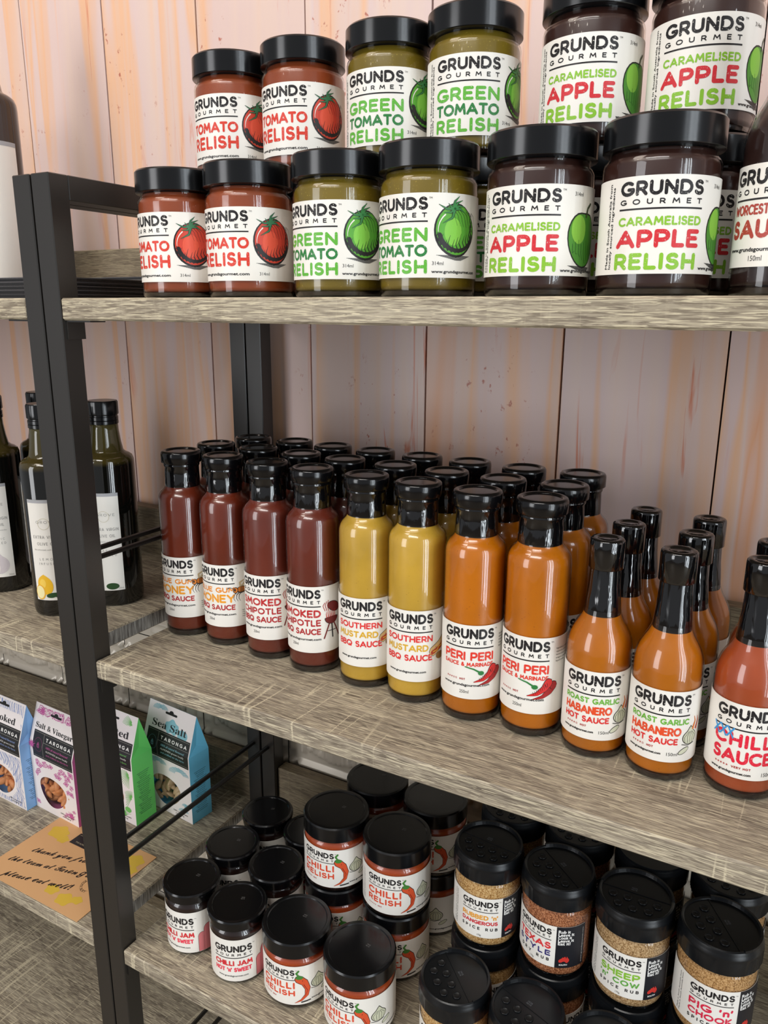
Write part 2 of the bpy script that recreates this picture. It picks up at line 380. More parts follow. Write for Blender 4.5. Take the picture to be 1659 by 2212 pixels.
class Print:
    """flat print in millimetres: x to the right, y up; wrapped onto a cylinder or laid on a panel"""
    def __init__(s): s.v = []; s.f = []; s.m = []; s.mats = []; s.l = []; s.cnt = 0
    def mi(s, m):
        if m not in s.mats: s.mats.append(m)
        return s.mats.index(m)
    def add(s, pts, faces, m, layer=0):
        # a hair's breadth between overlapping pieces of one ink
        o = len(s.v); s.v += pts; s.l += [layer+(s.cnt % 9)*0.05]*len(pts); s.cnt += 1; k = s.mi(m)
        for f in faces: s.f.append(tuple(i+o for i in f)); s.m.append(k)
    def rect(s, x0, y0, x1, y1, c, layer=0, step=2.0):
        n = max(1, int(abs(x1-x0)/step)); m = ink(c) if isinstance(c, tuple) else c
        p = [(x0+(x1-x0)*i/n, y) for i in range(n+1) for y in (y0, y1)]
        s.add(p, [(2*i, 2*i+2, 2*i+3, 2*i+1) for i in range(n)], m, layer)
    def rect2(s, x0, y0, x1, y1, c, layer=0, ys=(97.0,)):
        cuts = [y0]+[y for y in ys if min(y0, y1) < y < max(y0, y1)]+[y1]
        for a, b in zip(cuts, cuts[1:]): s.rect(x0, a, x1, b, c, layer, 80)
    def stroke(s, pts, w, c, layer=1, caps=True, worn=False, step=1.6, w2=None):
        m = ink(c, worn) if isinstance(c, tuple) else c
        P = [pts[0]]
        for a, b in zip(pts, pts[1:]):
            d = hypot(b[0]-a[0], b[1]-a[1])
            if d < 1e-4: continue
            n = max(1, int(math.ceil(d/step)))
            for i in range(1, n+1): P.append((a[0]+(b[0]-a[0])*i/n, a[1]+(b[1]-a[1])*i/n))
        if len(P) < 2: return
        out = []; N_ = len(P)
        def wid(i):
            t = i/(N_-1)
            if w2 is None: return w/2
            return (w+(w2-w)*t)/2
        seg = [math.atan2(b[1]-a[1], b[0]-a[0]) for a, b in zip(P, P[1:])]
        runs = [[0]]
        for i in range(1, N_-1):
            d = abs((seg[i]-seg[i-1]+pi) % (2*pi)-pi)
            runs[-1].append(i)
            if d > radians(40): runs.append([i])
        runs[-1].append(N_-1)
        for run in runs:
            pts2 = []
            for k, i in enumerate(run):
                a0 = seg[max(i-1, run[0])] if k > 0 else seg[i]
                a1 = seg[i] if k < len(run)-1 else seg[i-1]
                ax, ay = cos(a0)+cos(a1), sin(a0)+sin(a1); L = hypot(ax, ay) or 1
                nx, ny = -ay/L, ax/L; h = wid(i)/max(0.6, L/2)
                pts2 += [(P[i][0]+nx*h, P[i][1]+ny*h), (P[i][0]-nx*h, P[i][1]-ny*h)]
            s.add(pts2, [(2*k, 2*k+1, 2*k+3, 2*k+2) for k in range(len(run)-1)], m, layer)
            if caps:
                for i in (run[0], run[-1]):
                    r = wid(i)
                    if r < 0.12: continue
                    s.add([(P[i][0]+r*cos(2*pi*q/8), P[i][1]+r*sin(2*pi*q/8)) for q in range(8)], [tuple(range(8))], m, layer)
    def caps_text(s, t, x0, x1, y0, y1, c, wt=0.21, gap=None, worn=True, layer=1, slant=0):
        h = y1-y0; w = wt*h; ch = h-w
        g = gap if gap is not None else 0.42
        adv = 0; pos = []
        for i, chr_ in enumerate(t):
            pos.append(adv); adv += GL[chr_][0]*1.0+(g if i < len(t)-1 else 0)
        tot = x1-x0-w; sx = tot/adv if adv > 0 else ch
        for chr_, p in zip(t, pos):
            for pl in GL[chr_][1]:
                s.stroke([(x0+w/2+(p+x)*sx+slant*y*ch, y0+w/2+y*ch) for x, y in pl], w, c, layer, worn=worn)
    def text(s, t, x, y, h, c, layer=1, width=None, rot=0, shear=0, align='l', bold=0):
        v, f = font_mesh(t)
        if not v: return
        k = h/0.73; mx = max(p[0] for p in v); kx = width/mx if width else k
        off = {'l': 0, 'c': -mx*kx/2, 'r': -mx*kx}[align]; ca, sa = cos(radians(rot)), sin(radians(rot))
        m = ink(c)
        offs = [(0, 0)] if not bold else [(-bold, 0), (bold, 0), (0, bold), (0, -bold)]
        for ox, oy in offs:
            pts = []
            for px, py in v:
                a = px*kx+off+shear*py*k+ox; b = py*k+oy; pts.append((x+a*ca-b*sa, y+a*sa+b*ca))
            s.add(pts, f, m, layer)
    def blob(s, cx, cy, fn, c, layer=0, rings=4, n=28):
        m = ink(c) if isinstance(c, tuple) else c
        pts = [(cx, cy)]
        for r in range(1, rings+1):
            for i in range(n):
                a = 2*pi*i/n; dx, dy = fn(a); pts.append((cx+dx*r/rings, cy+dy*r/rings))
        fs = [(0, 1+i, 1+(i+1) % n) for i in range(n)]
        for r in range(rings-1):
            for i in range(n):
                j = (i+1) % n; fs.append((1+r*n+i, 1+(r+1)*n+i, 1+(r+1)*n+j, 1+r*n+j))
        s.add(pts, fs, m, layer)
    def star(s, x, y, r, c, hollow=False):
        pts = [(x+(r if i % 2 == 0 else r*0.42)*cos(pi/2+pi*i/5), y+(r if i % 2 == 0 else r*0.42)*sin(pi/2+pi*i/5)) for i in range(10)]
        if hollow: s.stroke(pts+[pts[0]], 0.18, c, caps=False)
        else: s.add([(x, y)]+pts, [(0, 1+i, 1+(i+1) % 10) for i in range(10)], ink(c), 1)
    def bake(s, name, fn):
        key = (id(s),)
        vs = [fn(p[0]*0.001, p[1]*0.001, 0.00007+0.00005*l) for p, l in zip(s.v, s.l)]
        return mesh(name, vs, s.f, s.mats, s.m)

K = (30, 27, 28)
RED, DRED, LG, DG, OR, YEL, ORR = (214, 62, 46), (160, 42, 44), (96, 176, 60), (44, 124, 62), (232, 140, 40), (226, 172, 40), (226, 78, 40)
def header(p, W_, t, sc=1.0, cx=0.0):
    """GRUNDS / GOURMET / rule; t = y of the top, returns nothing"""
    x0, x1 = cx-W_/2, cx+W_/2
    p.caps_text('GRUNDS', x0, x1, t-8.6*sc, t, K, 0.23, 0.36)
    p.caps_text('GOURMET', x0+.4, x1-.6, t-13.6*sc, t-10.4*sc, K, 0.22, 1.15, worn=False)
    p.rect(x0, t-16.6*sc, x1, t-15.6*sc, K, 1)
    p.text('TM', x1+0.6, t-1.4*sc, 1.3*sc, (70, 66, 64))
def stars(p, x, y, n, word, r=1.0):
    for i in range(5): p.star(x+i*2.3*r, y, r, (176, 48, 44), hollow=i >= n)
    p.caps_text(word, x+12.4*r, x+12.4*r+len(word)*1.75*r, y-0.9*r, y+0.9*r, (170, 50, 46), 0.26, 0.5, worn=False)
def tomato(p, cx, cy, r, col, leaf, hi):
    fn = lambda a, k=1.0: (r*k*cos(a)*(1.02+0.03*cos(3*a)), r*k*sin(a)*(0.98-0.07*cos(2*a)))
    p.blob(cx, cy, lambda a: fn(a, 1.03), K, 0); p.blob(cx+.2, cy+.4, lambda a: fn(a, 0.96), col, 1)
    d = tuple(int(v*0.25) for v in col)
    p.blob(cx-r*.15, cy-r*.05, lambda a: (r*.42*cos(a), r*.55*sin(a)), hi, 2, 3, 20)
    for i in range(15):   # engraved hatching on the lower right
        a0 = -150+i*11.5; x = cx+r*.93*cos(radians(a0)); y = cy+r*.9*sin(radians(a0))
        L = r*(0.30+0.22*((i*7) % 5)/5+(0.25 if 3 < i < 9 else 0.1))
        p.stroke([(x, y), (x-L*.28+.1, y+L*.5), (x-L*.1, y+L)], 1.0, K, 3, False, w2=0.15)
    for i in range(8):
        x = cx-r*.35+i*r*.17; p.stroke([(x, cy+r*.86-(i*.25)), (x+r*.22, cy+r*.62), (x+r*.38, cy+r*.2-i*.3)], 0.3, K, 3, False, w2=0.15)
    p.stroke(arc(cx, cy, r*.84, r*.8, 130, 185, 6), 0.9, (240, 232, 224), 3, w2=0.3)
    p.stroke(arc(cx+r*.06, cy+r*.02, r*.86, r*.82, -165, -12, 12), r*.2, K, 3, w2=r*.12)
    for i in range(10):   # ground shadow
        y = cy-r*1.0-i*.32; p.stroke([(cx-r*.9+i*1.4, y), (cx+r*.8-i*.9, y-.15)], 0.22, K, 1, False)
    tx, ty = cx-r*.1, cy+r*.86
    for ang, L in ((165, .75), (205, .55), (140, .4), (72, .7), (50, .6), (15, .5), (235, .95), (-20, .55), (100, .35)):
        a = radians(ang); ex, ey = tx+r*L*cos(a), ty+r*L*sin(a)*0.75; mxx, my = tx+r*L*.5*cos(a+.35), ty+r*L*.5*sin(a+.35)*.8
        p.stroke([(tx, ty), (mxx, my), (ex, ey)], r*.17, K, 4, w2=0.3); p.stroke([(tx, ty), (mxx, my), (ex, ey)], r*.11, leaf, 5, w2=0.15)
def apple(p, cx, cy, r):
    fn = lambda a, k=1.0: (r*k*cos(a)*(0.95+.10*sin(a)), r*k*(sin(a)*1.16-0.10*math.exp(-((a % (2*pi)-pi/2)/.35)**2)))
    p.blob(cx, cy, lambda a: fn(a, 1.04), K, 0); p.blob(cx, cy, lambda a: fn(a, 0.98), (70, 136, 42), 1)
    p.blob(cx-r*.35, cy+r*.4, lambda a: (r*.45*cos(a), r*.6*sin(a)), (128, 186, 62), 2, 3, 20)
    for i in range(9):
        x = cx-r*.7+i*r*.18; p.stroke([(x, cy-r*.2+(i % 3)*1.2), (x+.3, cy-r*.6), (x+r*.12, cy-r*.98+abs(i-4)*.12*r)], 0.3, (34, 84, 30), 3, False)
    p.stroke([(cx+r*.1, cy+r*.95), (cx+r*.2, cy+r*1.3), (cx+r*.42, cy+r*1.5)], 1.5, (60, 70, 40), 4)
    for i in range(8): p.stroke([(cx-r*.9+i*.9, cy-r*1.12-i*.3), (cx+r*.6-i*.4, cy-r*1.16-i*.3)], 0.22, K, 1, False)
def garlic(p, cx, cy, r):
    fn = lambda a, k=1.0: (r*k*cos(a)*1.05, r*k*(sin(a)*.80+.55*math.exp(-((a % (2*pi)-pi/2)/.32)**2)))
    p.blob(cx, cy, lambda a: fn(a, 1.07), (44, 44, 38), 1); p.blob(cx, cy, lambda a: fn(a, .97), (206, 208, 182), 2)
    for i in range(-2, 3): p.stroke([(cx+i*r*.12, cy+r*.7), (cx+i*r*.42, cy+r*.1), (cx+i*r*.34, cy-r*.66)], 0.35, (52, 52, 44), 3, False)
    p.stroke([(cx-r*1.1, cy-r*.75), (cx-r*.2, cy-r*.95), (cx+r*.8, cy-r*.8)], 0.6, (52, 52, 44), 1)
def clove(p, cx, cy, r):
    p.blob(cx, cy, lambda a: (r*1.1*cos(a)+.2*r*sin(a), r*.62*sin(a)+.3*r*cos(a)), (44, 44, 38), 1); p.blob(cx, cy, lambda a: (r*.98*cos(a)+.2*r*sin(a), r*.5*sin(a)+.3*r*cos(a)), (210, 212, 188), 2)
def chilli_up(p, x, y, h, c=(214, 84, 46)):
    L = [(x-h*.02, y+h*.74), (x+h*.12, y+h*.62), (x+h*.2, y+h*.42), (x+h*.17, y+h*.22), (x+h*.03, y+h*.08), (x-h*.14, y)]
    p.stroke(L, h*.245, K, 1, w2=.5); p.stroke(L, h*.21, c, 2, w2=.3)
    p.stroke([(x+h*.1, y+h*.55), (x+h*.2, y+h*.35), (x+h*.12, y+h*.18)], .8, (150, 44, 30), 3, w2=.2)
    p.stroke([(x-h*.02, y+h*.82), (x-h*.09, y+h*.93), (x-h*.03, y+h*1.0)], h*.05, (70, 130, 56), 4)
    p.blob(x-h*.01, y+h*.79, lambda a: (h*.10*cos(a), h*.06*sin(a)), (70, 130, 56), 4, 2, 12)
    for i in range(5): p.stroke([(x+h*.02, y-h*.01+i*.35), (x+h*.28, y+h*.02+i*.3)], .25, K, 1, False)
def chillies(p, x, y, s):
    for ox, oy, c in ((4*s, -2.2*s, (168, 34, 34)), (0, 0, (212, 42, 40))):
        L = [(x+13*s+ox, y+5*s+oy), (x+10*s+ox, y+1*s+oy), (x+5*s+ox, y-2.6*s+oy), (x-1.5*s+ox, y-4.4*s+oy)]
        p.stroke(L, 6.6*s, K, 1 if ox else 3, w2=.7); p.stroke(L, 5.8*s, c, 2 if ox else 4, w2=.4)
    for i in range(9): p.stroke([(x+3*s+i*1.2*s, y-3.6*s+i*.7*s), (x+2.2*s+i*1.2*s, y-1.4*s+i*.8*s)], .28, K, 5, False)
    p.blob(x+3.4*s, y+2.2*s, lambda a: (2.2*s*cos(a), 1.6*s*sin(a)), (48, 124, 62), 6, 2, 14)
    p.stroke([(x+3*s, y+2.6*s), (x-2*s, y+5.2*s), (x-8*s, y+6.6*s)], 1.3*s, (48, 124, 62), 6, w2=.7*s)
def bee(p, x, y, s):
    p.blob(x+9*s, y, lambda a: (5.6*s*cos(a), 3.4*s*sin(a)), K, 1); p.blob(x+9*s, y+.3*s, lambda a: (4.8*s*cos(a), 2.6*s*sin(a)), (206, 118, 36), 2)
    for i in range(3): p.stroke([(x+8*s+i*2*s, y-2.4*s), (x+8.4*s+i*2*s, y+2.6*s)], .8*s, K, 3)
    p.blob(x+2.5*s, y, lambda a: (2.6*s*cos(a), 3*s*sin(a)), K, 3); p.blob(x+2.5*s, y, lambda a: (2*s*cos(a), 2.4*s*sin(a)), (222, 128, 40), 4); p.blob(x+1.8*s, y+.3*s, lambda a: (.9*s*cos(a), 1.4*s*sin(a)), K, 5)
    for dx, dy in ((-6, 1.5), (-5, 3)): p.stroke([(x+1*s, y+1.5*s), (x+dx*.5*s, y+3*s), (x+dx*s, y+dy*s)], .45*s, K, 2)
    for k in range(3): p.stroke([(x+(4+3*k)*s, y-2*s), (x+(1+2.6*k)*s, y-4.5*s), (x+(.4+2.6*k)*s, y-8*s), (x+(2+2.6*k)*s, y-11*s)], .9*s, K, 1, w2=.3)
    for k in (-1, 1): p.stroke([(x+8*s, y+2*s), (x+(10+3*k)*s, y+7*s), (x+(14+2*k)*s, y+9*s)], 2.6*s, (196, 176, 140), 1, w2=1.2*s)
def grill(p, x, y, s):
    B = (120, 38, 36)
    p.blob(x+9*s, y+1*s, lambda a: (8.4*s*cos(a), (6.4*s*sin(a) if sin(a) < 0 else 1.2*s*sin(a))), K, 1); p.blob(x+9*s, y+.8*s, lambda a: (7.7*s*cos(a), (5.7*s*sin(a) if sin(a) < 0 else .7*s*sin(a))), B, 2)
    p.blob(x+12*s, y+12*s, lambda a: ((8*cos(a)+1.4*sin(a))*s, (5*sin(a)-3*cos(a))*s), K, 1); p.blob(x+12*s, y+12*s, lambda a: ((7.3*cos(a)+1.4*sin(a))*s, (4.4*sin(a)-3*cos(a))*s), B, 2)
    for a, b in ((3.5, 0), (9, 10), (14, 19)): p.stroke([(x+(9+(a-9)*.6)*s, y-5*s), (x+b*s, y-19*s)], 1.5*s, B if a != 9 else K, 1)
    p.stroke([(x+4*s, y-12*s), (x+15*s, y-12*s)], .7*s, K, 1)
    for i in range(6): p.stroke([(x+(3+i*2)*s, y+2*s), (x+(2.4+i*2.1)*s, y+(5+i % 3)*s), (x+(3.4+i*2)*s, y+(8+i % 2)*s)], 1.0*s, (206, 52, 44), 3, w2=.3)
    for i in range(3): p.stroke([(x+(1+i*2)*s, y+9*s), (x+(-1+i*2.4)*s, y+14*s), (x+(1+i*2)*s, y+(17+i)*s)], .7*s, (176, 64, 60), 3)
def hotdog(p, x, y, s):
    p.stroke([(x, y-3*s), (x+8*s, y+2*s), (x+16*s, y+9*s)], 9*s, K, 1, w2=7*s); p.stroke([(x, y-3*s), (x+8*s, y+2*s), (x+16*s, y+9*s)], 8.2*s, (222, 186, 128), 2, w2=6.2*s)
    p.stroke([(x-1*s, y-4*s), (x+9*s, y), (x+17*s, y+7*s)], 3.6*s, (190, 70, 44), 3); p.stroke([(x, y-3.4*s), (x+4*s, y-2.8*s), (x+6*s, y), (x+10*s, y+.5*s), (x+12*s, y+4*s)], 1.0*s, (226, 180, 60), 4)
    p.blob(x+8*s, y-8*s, lambda a: (5*s*cos(a), 3.4*s*sin(a)), (150, 110, 60), 2)
def sidetext(p, x, y0, y1):
    p.text('Made in South Australia from', x, y0, 1.9, K, rot=90, width=y1-y0, bold=.05)
    p.text('locally sourced ingredients', x+2.7, y0, 1.9, K, rot=90, width=y1-y0-2, bold=.05)
WWW = 'www.grundsgourmet.com'
def lab(x0, x1, y0, y1):
    p = Print(); p.ext = (x0, x1, y0, y1); return p
D = {}
def jar_design(kind):
    p = lab(-58, 112, 12.2, 64.8); Wd = 48; x0, x1 = -24, 24; t = 62.3
    header(p, Wd, t, sc=.93)
    if kind == 'tomato':
        p.caps_text('TOMATO', x0, x1, 35.2, 43.4, RED, .23, .30); p.caps_text('RELISH', x0, x1, 22.6, 32.8, RED, .22, .38)
        p.text(WWW, x0+.5, 16.2, 2.1, K, width=47, bold=.1); p.text('314ml', 31, 16.2, 2.4, (60, 56, 54), width=8)
        tomato(p, 43, 40.5, 15.6, (206, 66, 46), (54, 118, 78), (224, 84, 58))
    elif kind == 'green':
        p.caps_text('GREEN', x0, x1, 34.8, 43.6, LG, .23, .36); p.caps_text('TOMATO', x0, x1, 25.4, 33, DG, .23, .30); p.caps_text('RELISH', x0, x1, 14.6, 23.6, LG, .23, .38)
        p.text('314ml', 27, 20.2, 2.4, (60, 56, 54), width=8); p.text(WWW, 27, 15.2, 1.9, K, width=36, bold=.11)
        tomato(p, 44, 42, 15.6, (86, 164, 48), (54, 130, 68), (128, 198, 70)); sidetext(p, -31, 15, 62)
    else:
        G2 = (136, 190, 52)
        p.caps_text('CARAMELISED', x0, x1, 38.3, 43.2, G2, .22, .34); p.caps_text('APPLE', x0-.6, x1-.4, 26.3, 36.2, (208, 48, 56), .24, .34); p.caps_text('RELISH', x0-1, x1-1.5, 14.4, 23.6, G2, .24, .38)
        p.text('314ml', 33, 58.6, 2.4, (60, 56, 54), width=7); p.text(WWW, 25.5, 14.6, 1.9, K, width=34, bold=.11)
        apple(p, 43, 34, 14); sidetext(p, -31, 15, 62)
    return p
def bbq_design(kind):
    p = lab(-50, 84, 20.5, 84); x0, x1 = -24, 21; header(p, 45, 81.2, sc=1.0, cx=-1.5); DR = (176, 44, 48)
    if kind == 'honey':
        p.caps_text('BLUE GUM', x0, x1, 56.2, 61.6, OR, .22, .3); p.caps_text('HONEY', x0, x1, 45.6, 54.4, (236, 156, 40), .22, .3); p.caps_text('BBQ SAUCE', x0, x1, 38, 43.6, DR, .22, .3)
        p.text(WWW, x0, 32.6, 2.2, K, width=45, bold=.11); p.text('250ml', -9, 27, 2.8, (60, 56, 54), width=7); bee(p, 19, 58, 1.05)
        for i in range(4): p.text(('Ingredients: tomato', 'molasses, honey,', 'vinegar, spices', '(mustard), salt')[i], 28, 36-2.1*i, 1.2, (70, 66, 64))
    elif kind == 'smoked':
        p.caps_text('SMOKED', x0, x1, 54.6, 62, (188, 46, 48), .23, .32); p.caps_text('CHIPOTLE', x0, x1, 46.2, 52.6, (178, 44, 48), .22, .32); p.caps_text('BBQ SAUCE', x0, x1, 38, 44, DR, .22, .3)
        p.text(WWW, x0, 32.6, 2.2, K, width=45, bold=.11); p.text('250ml', -9, 27, 2.8, (60, 56, 54), width=7); grill(p, 24, 52, .95)
    elif kind == 'mustard':
        R_ = (222, 50, 48)
        p.caps_text('SOUTHERN', x0, x1, 56.2, 62, R_, .22, .3); p.caps_text('MUSTARD', x0, x1-4, 47.8, 53.8, (218, 170, 46), .22, .3); p.caps_text('BBQ SAUCE', x0, x1, 39.2, 45, R_, .22, .3)
        p.text(WWW, x0+3, 28.4, 2.0, K, width=36, bold=.11); hotdog(p, 22, 50, 1.0)
    else:
        R_ = (224, 60, 44)
        p.caps_text('PERI PERI', x0, x1, 54, 61.6, R_, .22, .28); p.caps_text('SAUCE & MARINADE', x0, x1, 49, 52.6, R_, .22, .34, worn=False)
        chillies(p, 6.0, 41.0, 1.18); stars(p, -20, 37.8, 3, 'HOT', .95); p.text(WWW, x0, 31.8, 2.2, K, width=42, bold=.11); p.text('250ml', -8, 25.6, 2.9, (60, 56, 54), width=8)
        for i in range(5): p.text(('Ingredients: tomato', 'capsicum, onion', 'lemon juice, salt', 'oregano, paprika', 'liquid smoke')[i], 27, 74-2.6*i, 1.5, (70, 66, 64))
    return p
def hot_design(kind):
    p = lab(-52, 84, 16, 70.4); x0, x1 = -24, 22; header(p, 46, 67.8, sc=.98, cx=-1)
    if kind == 'habanero':
        p.caps_text('ROAST GARLIC', x0, x1, 45, 49.6, (108, 176, 60), .23, .32); p.caps_text('HABANERO', x0, x1-6, 36.4, 43, ORR, .23, .3); p.caps_text('HOT SAUCE', x0, x1-8, 29.6, 34.6, (220, 48, 46), .23, .32)
        stars(p, -20.5, 26.6, 4, 'HOT', .95); p.text(WWW, x0, 21.6, 1.8, K, width=26, bold=.11); p.text('150ml', 5.5, 21.2, 2.6, (60, 56, 54), width=9)
        garlic(p, 24.5, 34.5, 6.4); clove(p, 19.5, 24.6, 4.2); p.stroke([(27, 41), (29, 46), (27.5, 50)], 2.4, (222, 120, 50), 3, w2=.4); p.stroke([(31, 40), (33, 45), (32, 49)], 2.2, (200, 70, 40), 3, w2=.4)
    elif kind == 'chilli':
        R_ = (222, 36, 60)
        p.caps_text('CHILLI', x0, x1, 39.2, 49.4, R_, .23, .42); p.caps_text('SAUCE', x0, x1-3, 27, 37, R_, .23, .34)
        stars(p, -20.5, 24, 5, 'VERY HOT', .95); p.text(WWW, x0, 19, 1.9, K, width=29, bold=.11); p.text('150ml', 12, 19, 3, (60, 56, 54), width=9)
        for i in range(3):
            x = -25+i*5.4; p.stroke([(x, 45.4), (x+4.6, 52)], 1.1, (58, 150, 214), 4); p.stroke([(x+.2, 52.4), (x+4.4, 45)], 1.1, (58, 150, 214), 4)
    else:
        B_ = (172, 66, 56)
        p.caps_text('WORCESTERSHIRE', x0, x1, 43.8, 49.4, B_, .2, .3); p.caps_text('SAUCE', x0, x1, 31.2, 41.4, B_, .23, .34)
        p.text(WWW, x0, 24.4, 2.2, K, width=40, bold=.11); p.text('150ml', -8, 19.2, 3, (60, 56, 54), width=9)
    return p
def relish_design():
    p = lab(-52, 100, 6, 50.4); x0, x1 = -18, 18; header(p, 36, 46.6, sc=.74); O_ = (222, 78, 48)
    p.caps_text('CHILLI', x0, x1, 24.6, 32.2, O_, .23, .42); p.caps_text('RELISH', x0, x1, 16.2, 22.8, O_, .23, .38); stars(p, -16.5, 12.6, 4, 'HOT', .85)
    chilli_up(p, 23, 8.4, 37); garlic(p, 42, 28, 7.2); clove(p, 50, 19, 4.4); p.text(WWW, 34, 10.4, 1.8, K, width=33, bold=.11)
    for i in range(3): p.text('Made in South Australia from', -30+i*2.3, 10, 1.2, K, rot=90, width=34)
    return p
def jam_design():
    p = lab(-46, 74, 4, 53); x0, x1 = -20, 20; header(p, 40, 46.4, sc=.9)
    R_ = (212, 44, 52)
    p.caps_text('CHILLI JAM', x0, x1, 22.6, 28.8, R_, .24, .34); p.caps_text("HOT 'n' SWEET", x0, x1-1, 15.4, 20.6, (232, 66, 86), .25, .36); p.text(WWW, x0+4, 9.6, 2.0, K, width=31, bold=.05)
    for dx, dy, w, h, l in ((28, 2, 8, 26, 1), (35, 2, 10, 36, 2), (45, 2, 12, 30, 3)):
        p.rect(dx-w/2-.3, 4.4, dx+w/2+.3, 4.4+h*.7+.3, K, l); p.blob(dx, 4.4+h*.7, lambda a: ((w/2+.3)*cos(a), max(0, sin(a))*(w*.6+.3)), K, l)
        p.rect(dx-w/2, 4.4, dx+w/2, 4.4+h*.7, (216, 122, 126), l+1); p.blob(dx, 4.4+h*.7, lambda a: (w/2*cos(a), max(0, sin(a))*w*.6), (216, 122, 126), l+1)
    return p
def rub_design(kind):
    p = lab(-44, 48, 12.8, 54.6); x0, x1 = -17, 17; header(p, 34, 51.4, sc=.70)
    Pp = (46, 40, 110)
    if kind == 1:
        p.caps_text("RUBBED 'n'", x0, x1, 32, 36.8, (232, 160, 52), .24, .32); p.caps_text('DANGEROUS', x0, x1, 26.4, 30.4, (206, 48, 58), .24, .32); p.caps_text('SPICE RUB', x0, x1, 20.6, 23.8, K, .22, .95, worn=False)
    elif kind == 2:
        p.caps_text('TEXAS', x0, x1, 30.6, 37.4, (220, 54, 58), .24, .3); p.caps_text('STYLE', x0, x1, 23.6, 29.2, Pp, .24, .5); p.caps_text('DRY RUB', x0+4, x1-1, 18.2, 21.4, K, .22, 1.1, worn=False)
    elif kind == 3:
        G3 = (134, 190, 56)
        p.caps_text('SHEEP', x0, x1, 30.8, 37.4, G3, .24, .3); p.caps_text("'n' COW", x0, x1, 24, 29.4, (100, 168, 70), .24, .4); p.caps_text('SPICE RUB', x0, x1, 18.8, 21.8, K, .22, .95, worn=False)
    else:
        R_ = (216, 40, 72)
        p.caps_text("PIG 'n'", x0, x1, 30.6, 37.4, R_, .24, .36); p.caps_text('CHOOK', x0, x1, 23.4, 29.2, R_, .24, .34); p.caps_text('SPICE RUB', x0, x1, 18.4, 21.6, K, .22, .95, worn=False)
    p.text('170g', -2, 14.6, 1.9, (60, 56, 54), width=4)
    p.rect(21, 12.8, 48, 54.6, (26, 26, 32), 1)
    for i, s_ in enumerate(('Rub it', 'Leave it', 'Cook it', 'Leave it', 'Eat it!')): p.text(s_, 22.4, 48.6-3.0*i, 3.0, (232, 230, 226), 3, width=(10.5, 14, 12, 14, 11)[i], bold=.16)
    # map of the continent with its notch, red
    AU = [(0, 2.2), (1.2, 3.6), (2.6, 4.4), (3.4, 5.6), (4.4, 5.2), (5.2, 6.2), (6.2, 5.9), (6.0, 5.0), (6.9, 4.6), (7.3, 6.4), (8.0, 4.9), (9.2, 3.2), (9.4, 1.8), (8.4, .2), (7.2, -.4), (6.4, .2), (5.4, 1.2), (4.0, 1.3), (2.6, .4), (1.0, .1), (.3, .6)]
    p.add([(24+x, 18.4+y) for x, y in AU], [tuple(range(len(AU)))], ink((206, 54, 46)), 3)
    p.text('SOUTH', 24.6, 15.4, 1.5, (232, 230, 226), 3, width=7, bold=.08); p.text(WWW, 46, 15, 1.2, (220, 218, 214), 3, rot=90, width=36)
    for i in range(2): p.text('Made in South Australia from', -27+i*2.4, 15, 1.4, K, rot=90, width=36)
    return p
def oil_design(kind):
    p = lab(-17, 17, 19, 130); c = (150, 148, 144)
    p.rect(-17, 126.5, 17, 130, (168, 168, 172), 1)
    if kind == 'plain':
        p.rect(-17, 19, -16.2, 126.5, (206, 202, 196), 1); return p
    p.stroke(arc(0, 104, 6, 6, 0, 360, 20), .35, (200, 190, 160), 2, False); p.caps_text('GROVE', -8, 12, 104.5, 107.5, c, .12, .5, worn=False)
    p.caps_text('EXTRA VIRGIN', -13, 15, 88, 91.4, c, .13, .5, worn=False); p.caps_text('OLIVE OIL', -9, 11, 80.6, 84, c, .13, .5, worn=False)
    p.text('first cold pressed, south australian', -13, 75, 1.8, (170, 168, 164), width=26); p.caps_text('LEMON' if kind == 'lemon' else 'GARLIC', -8, 10, 64, 66.6, c, .12, .9, worn=False); p.caps_text('INFUSED', -9, 11, 59, 61.6, c, .12, .9, worn=False)
    if kind == 'lemon':
        p.blob(-5, 36, lambda a: (8.6*cos(a)-1*sin(a), 10.5*sin(a)+1.5*math.exp(-((a % (2*pi)-1.57)/.25)**2)), (238, 186, 40), 2); p.blob(-7.4, 38, lambda a: (3.6*cos(a), 5*sin(a)), (246, 206, 84), 3)
        p.blob(-11, 28, lambda a: (6*cos(a), 8.4*sin(a)), (236, 178, 50), 4); p.blob(-11.4, 28, lambda a: (5*cos(a), 7.2*sin(a)), (244, 232, 176), 5)
        p.blob(5, 24, lambda a: (9.5*cos(a), 3.8*sin(a)*abs(sin(a/2+.8))**.3), (42, 74, 38), 4)
    elif kind == 'garlic':
        p.blob(0, 34, lambda a: (12*cos(a), 11*sin(a)+5*math.exp(-((a % (2*pi)-1.57)/.3)**2)), (206, 196, 198), 2); p.blob(-3, 31, lambda a: (5*cos(a), 9*sin(a)), (222, 214, 212), 3)
    else: p.blob(4, 24, lambda a: (7*cos(a), 3.8*sin(a)), (42, 74, 38), 3)
    p.text('250mL', 10, 20.4, 2.2, c, width=6)
    return p

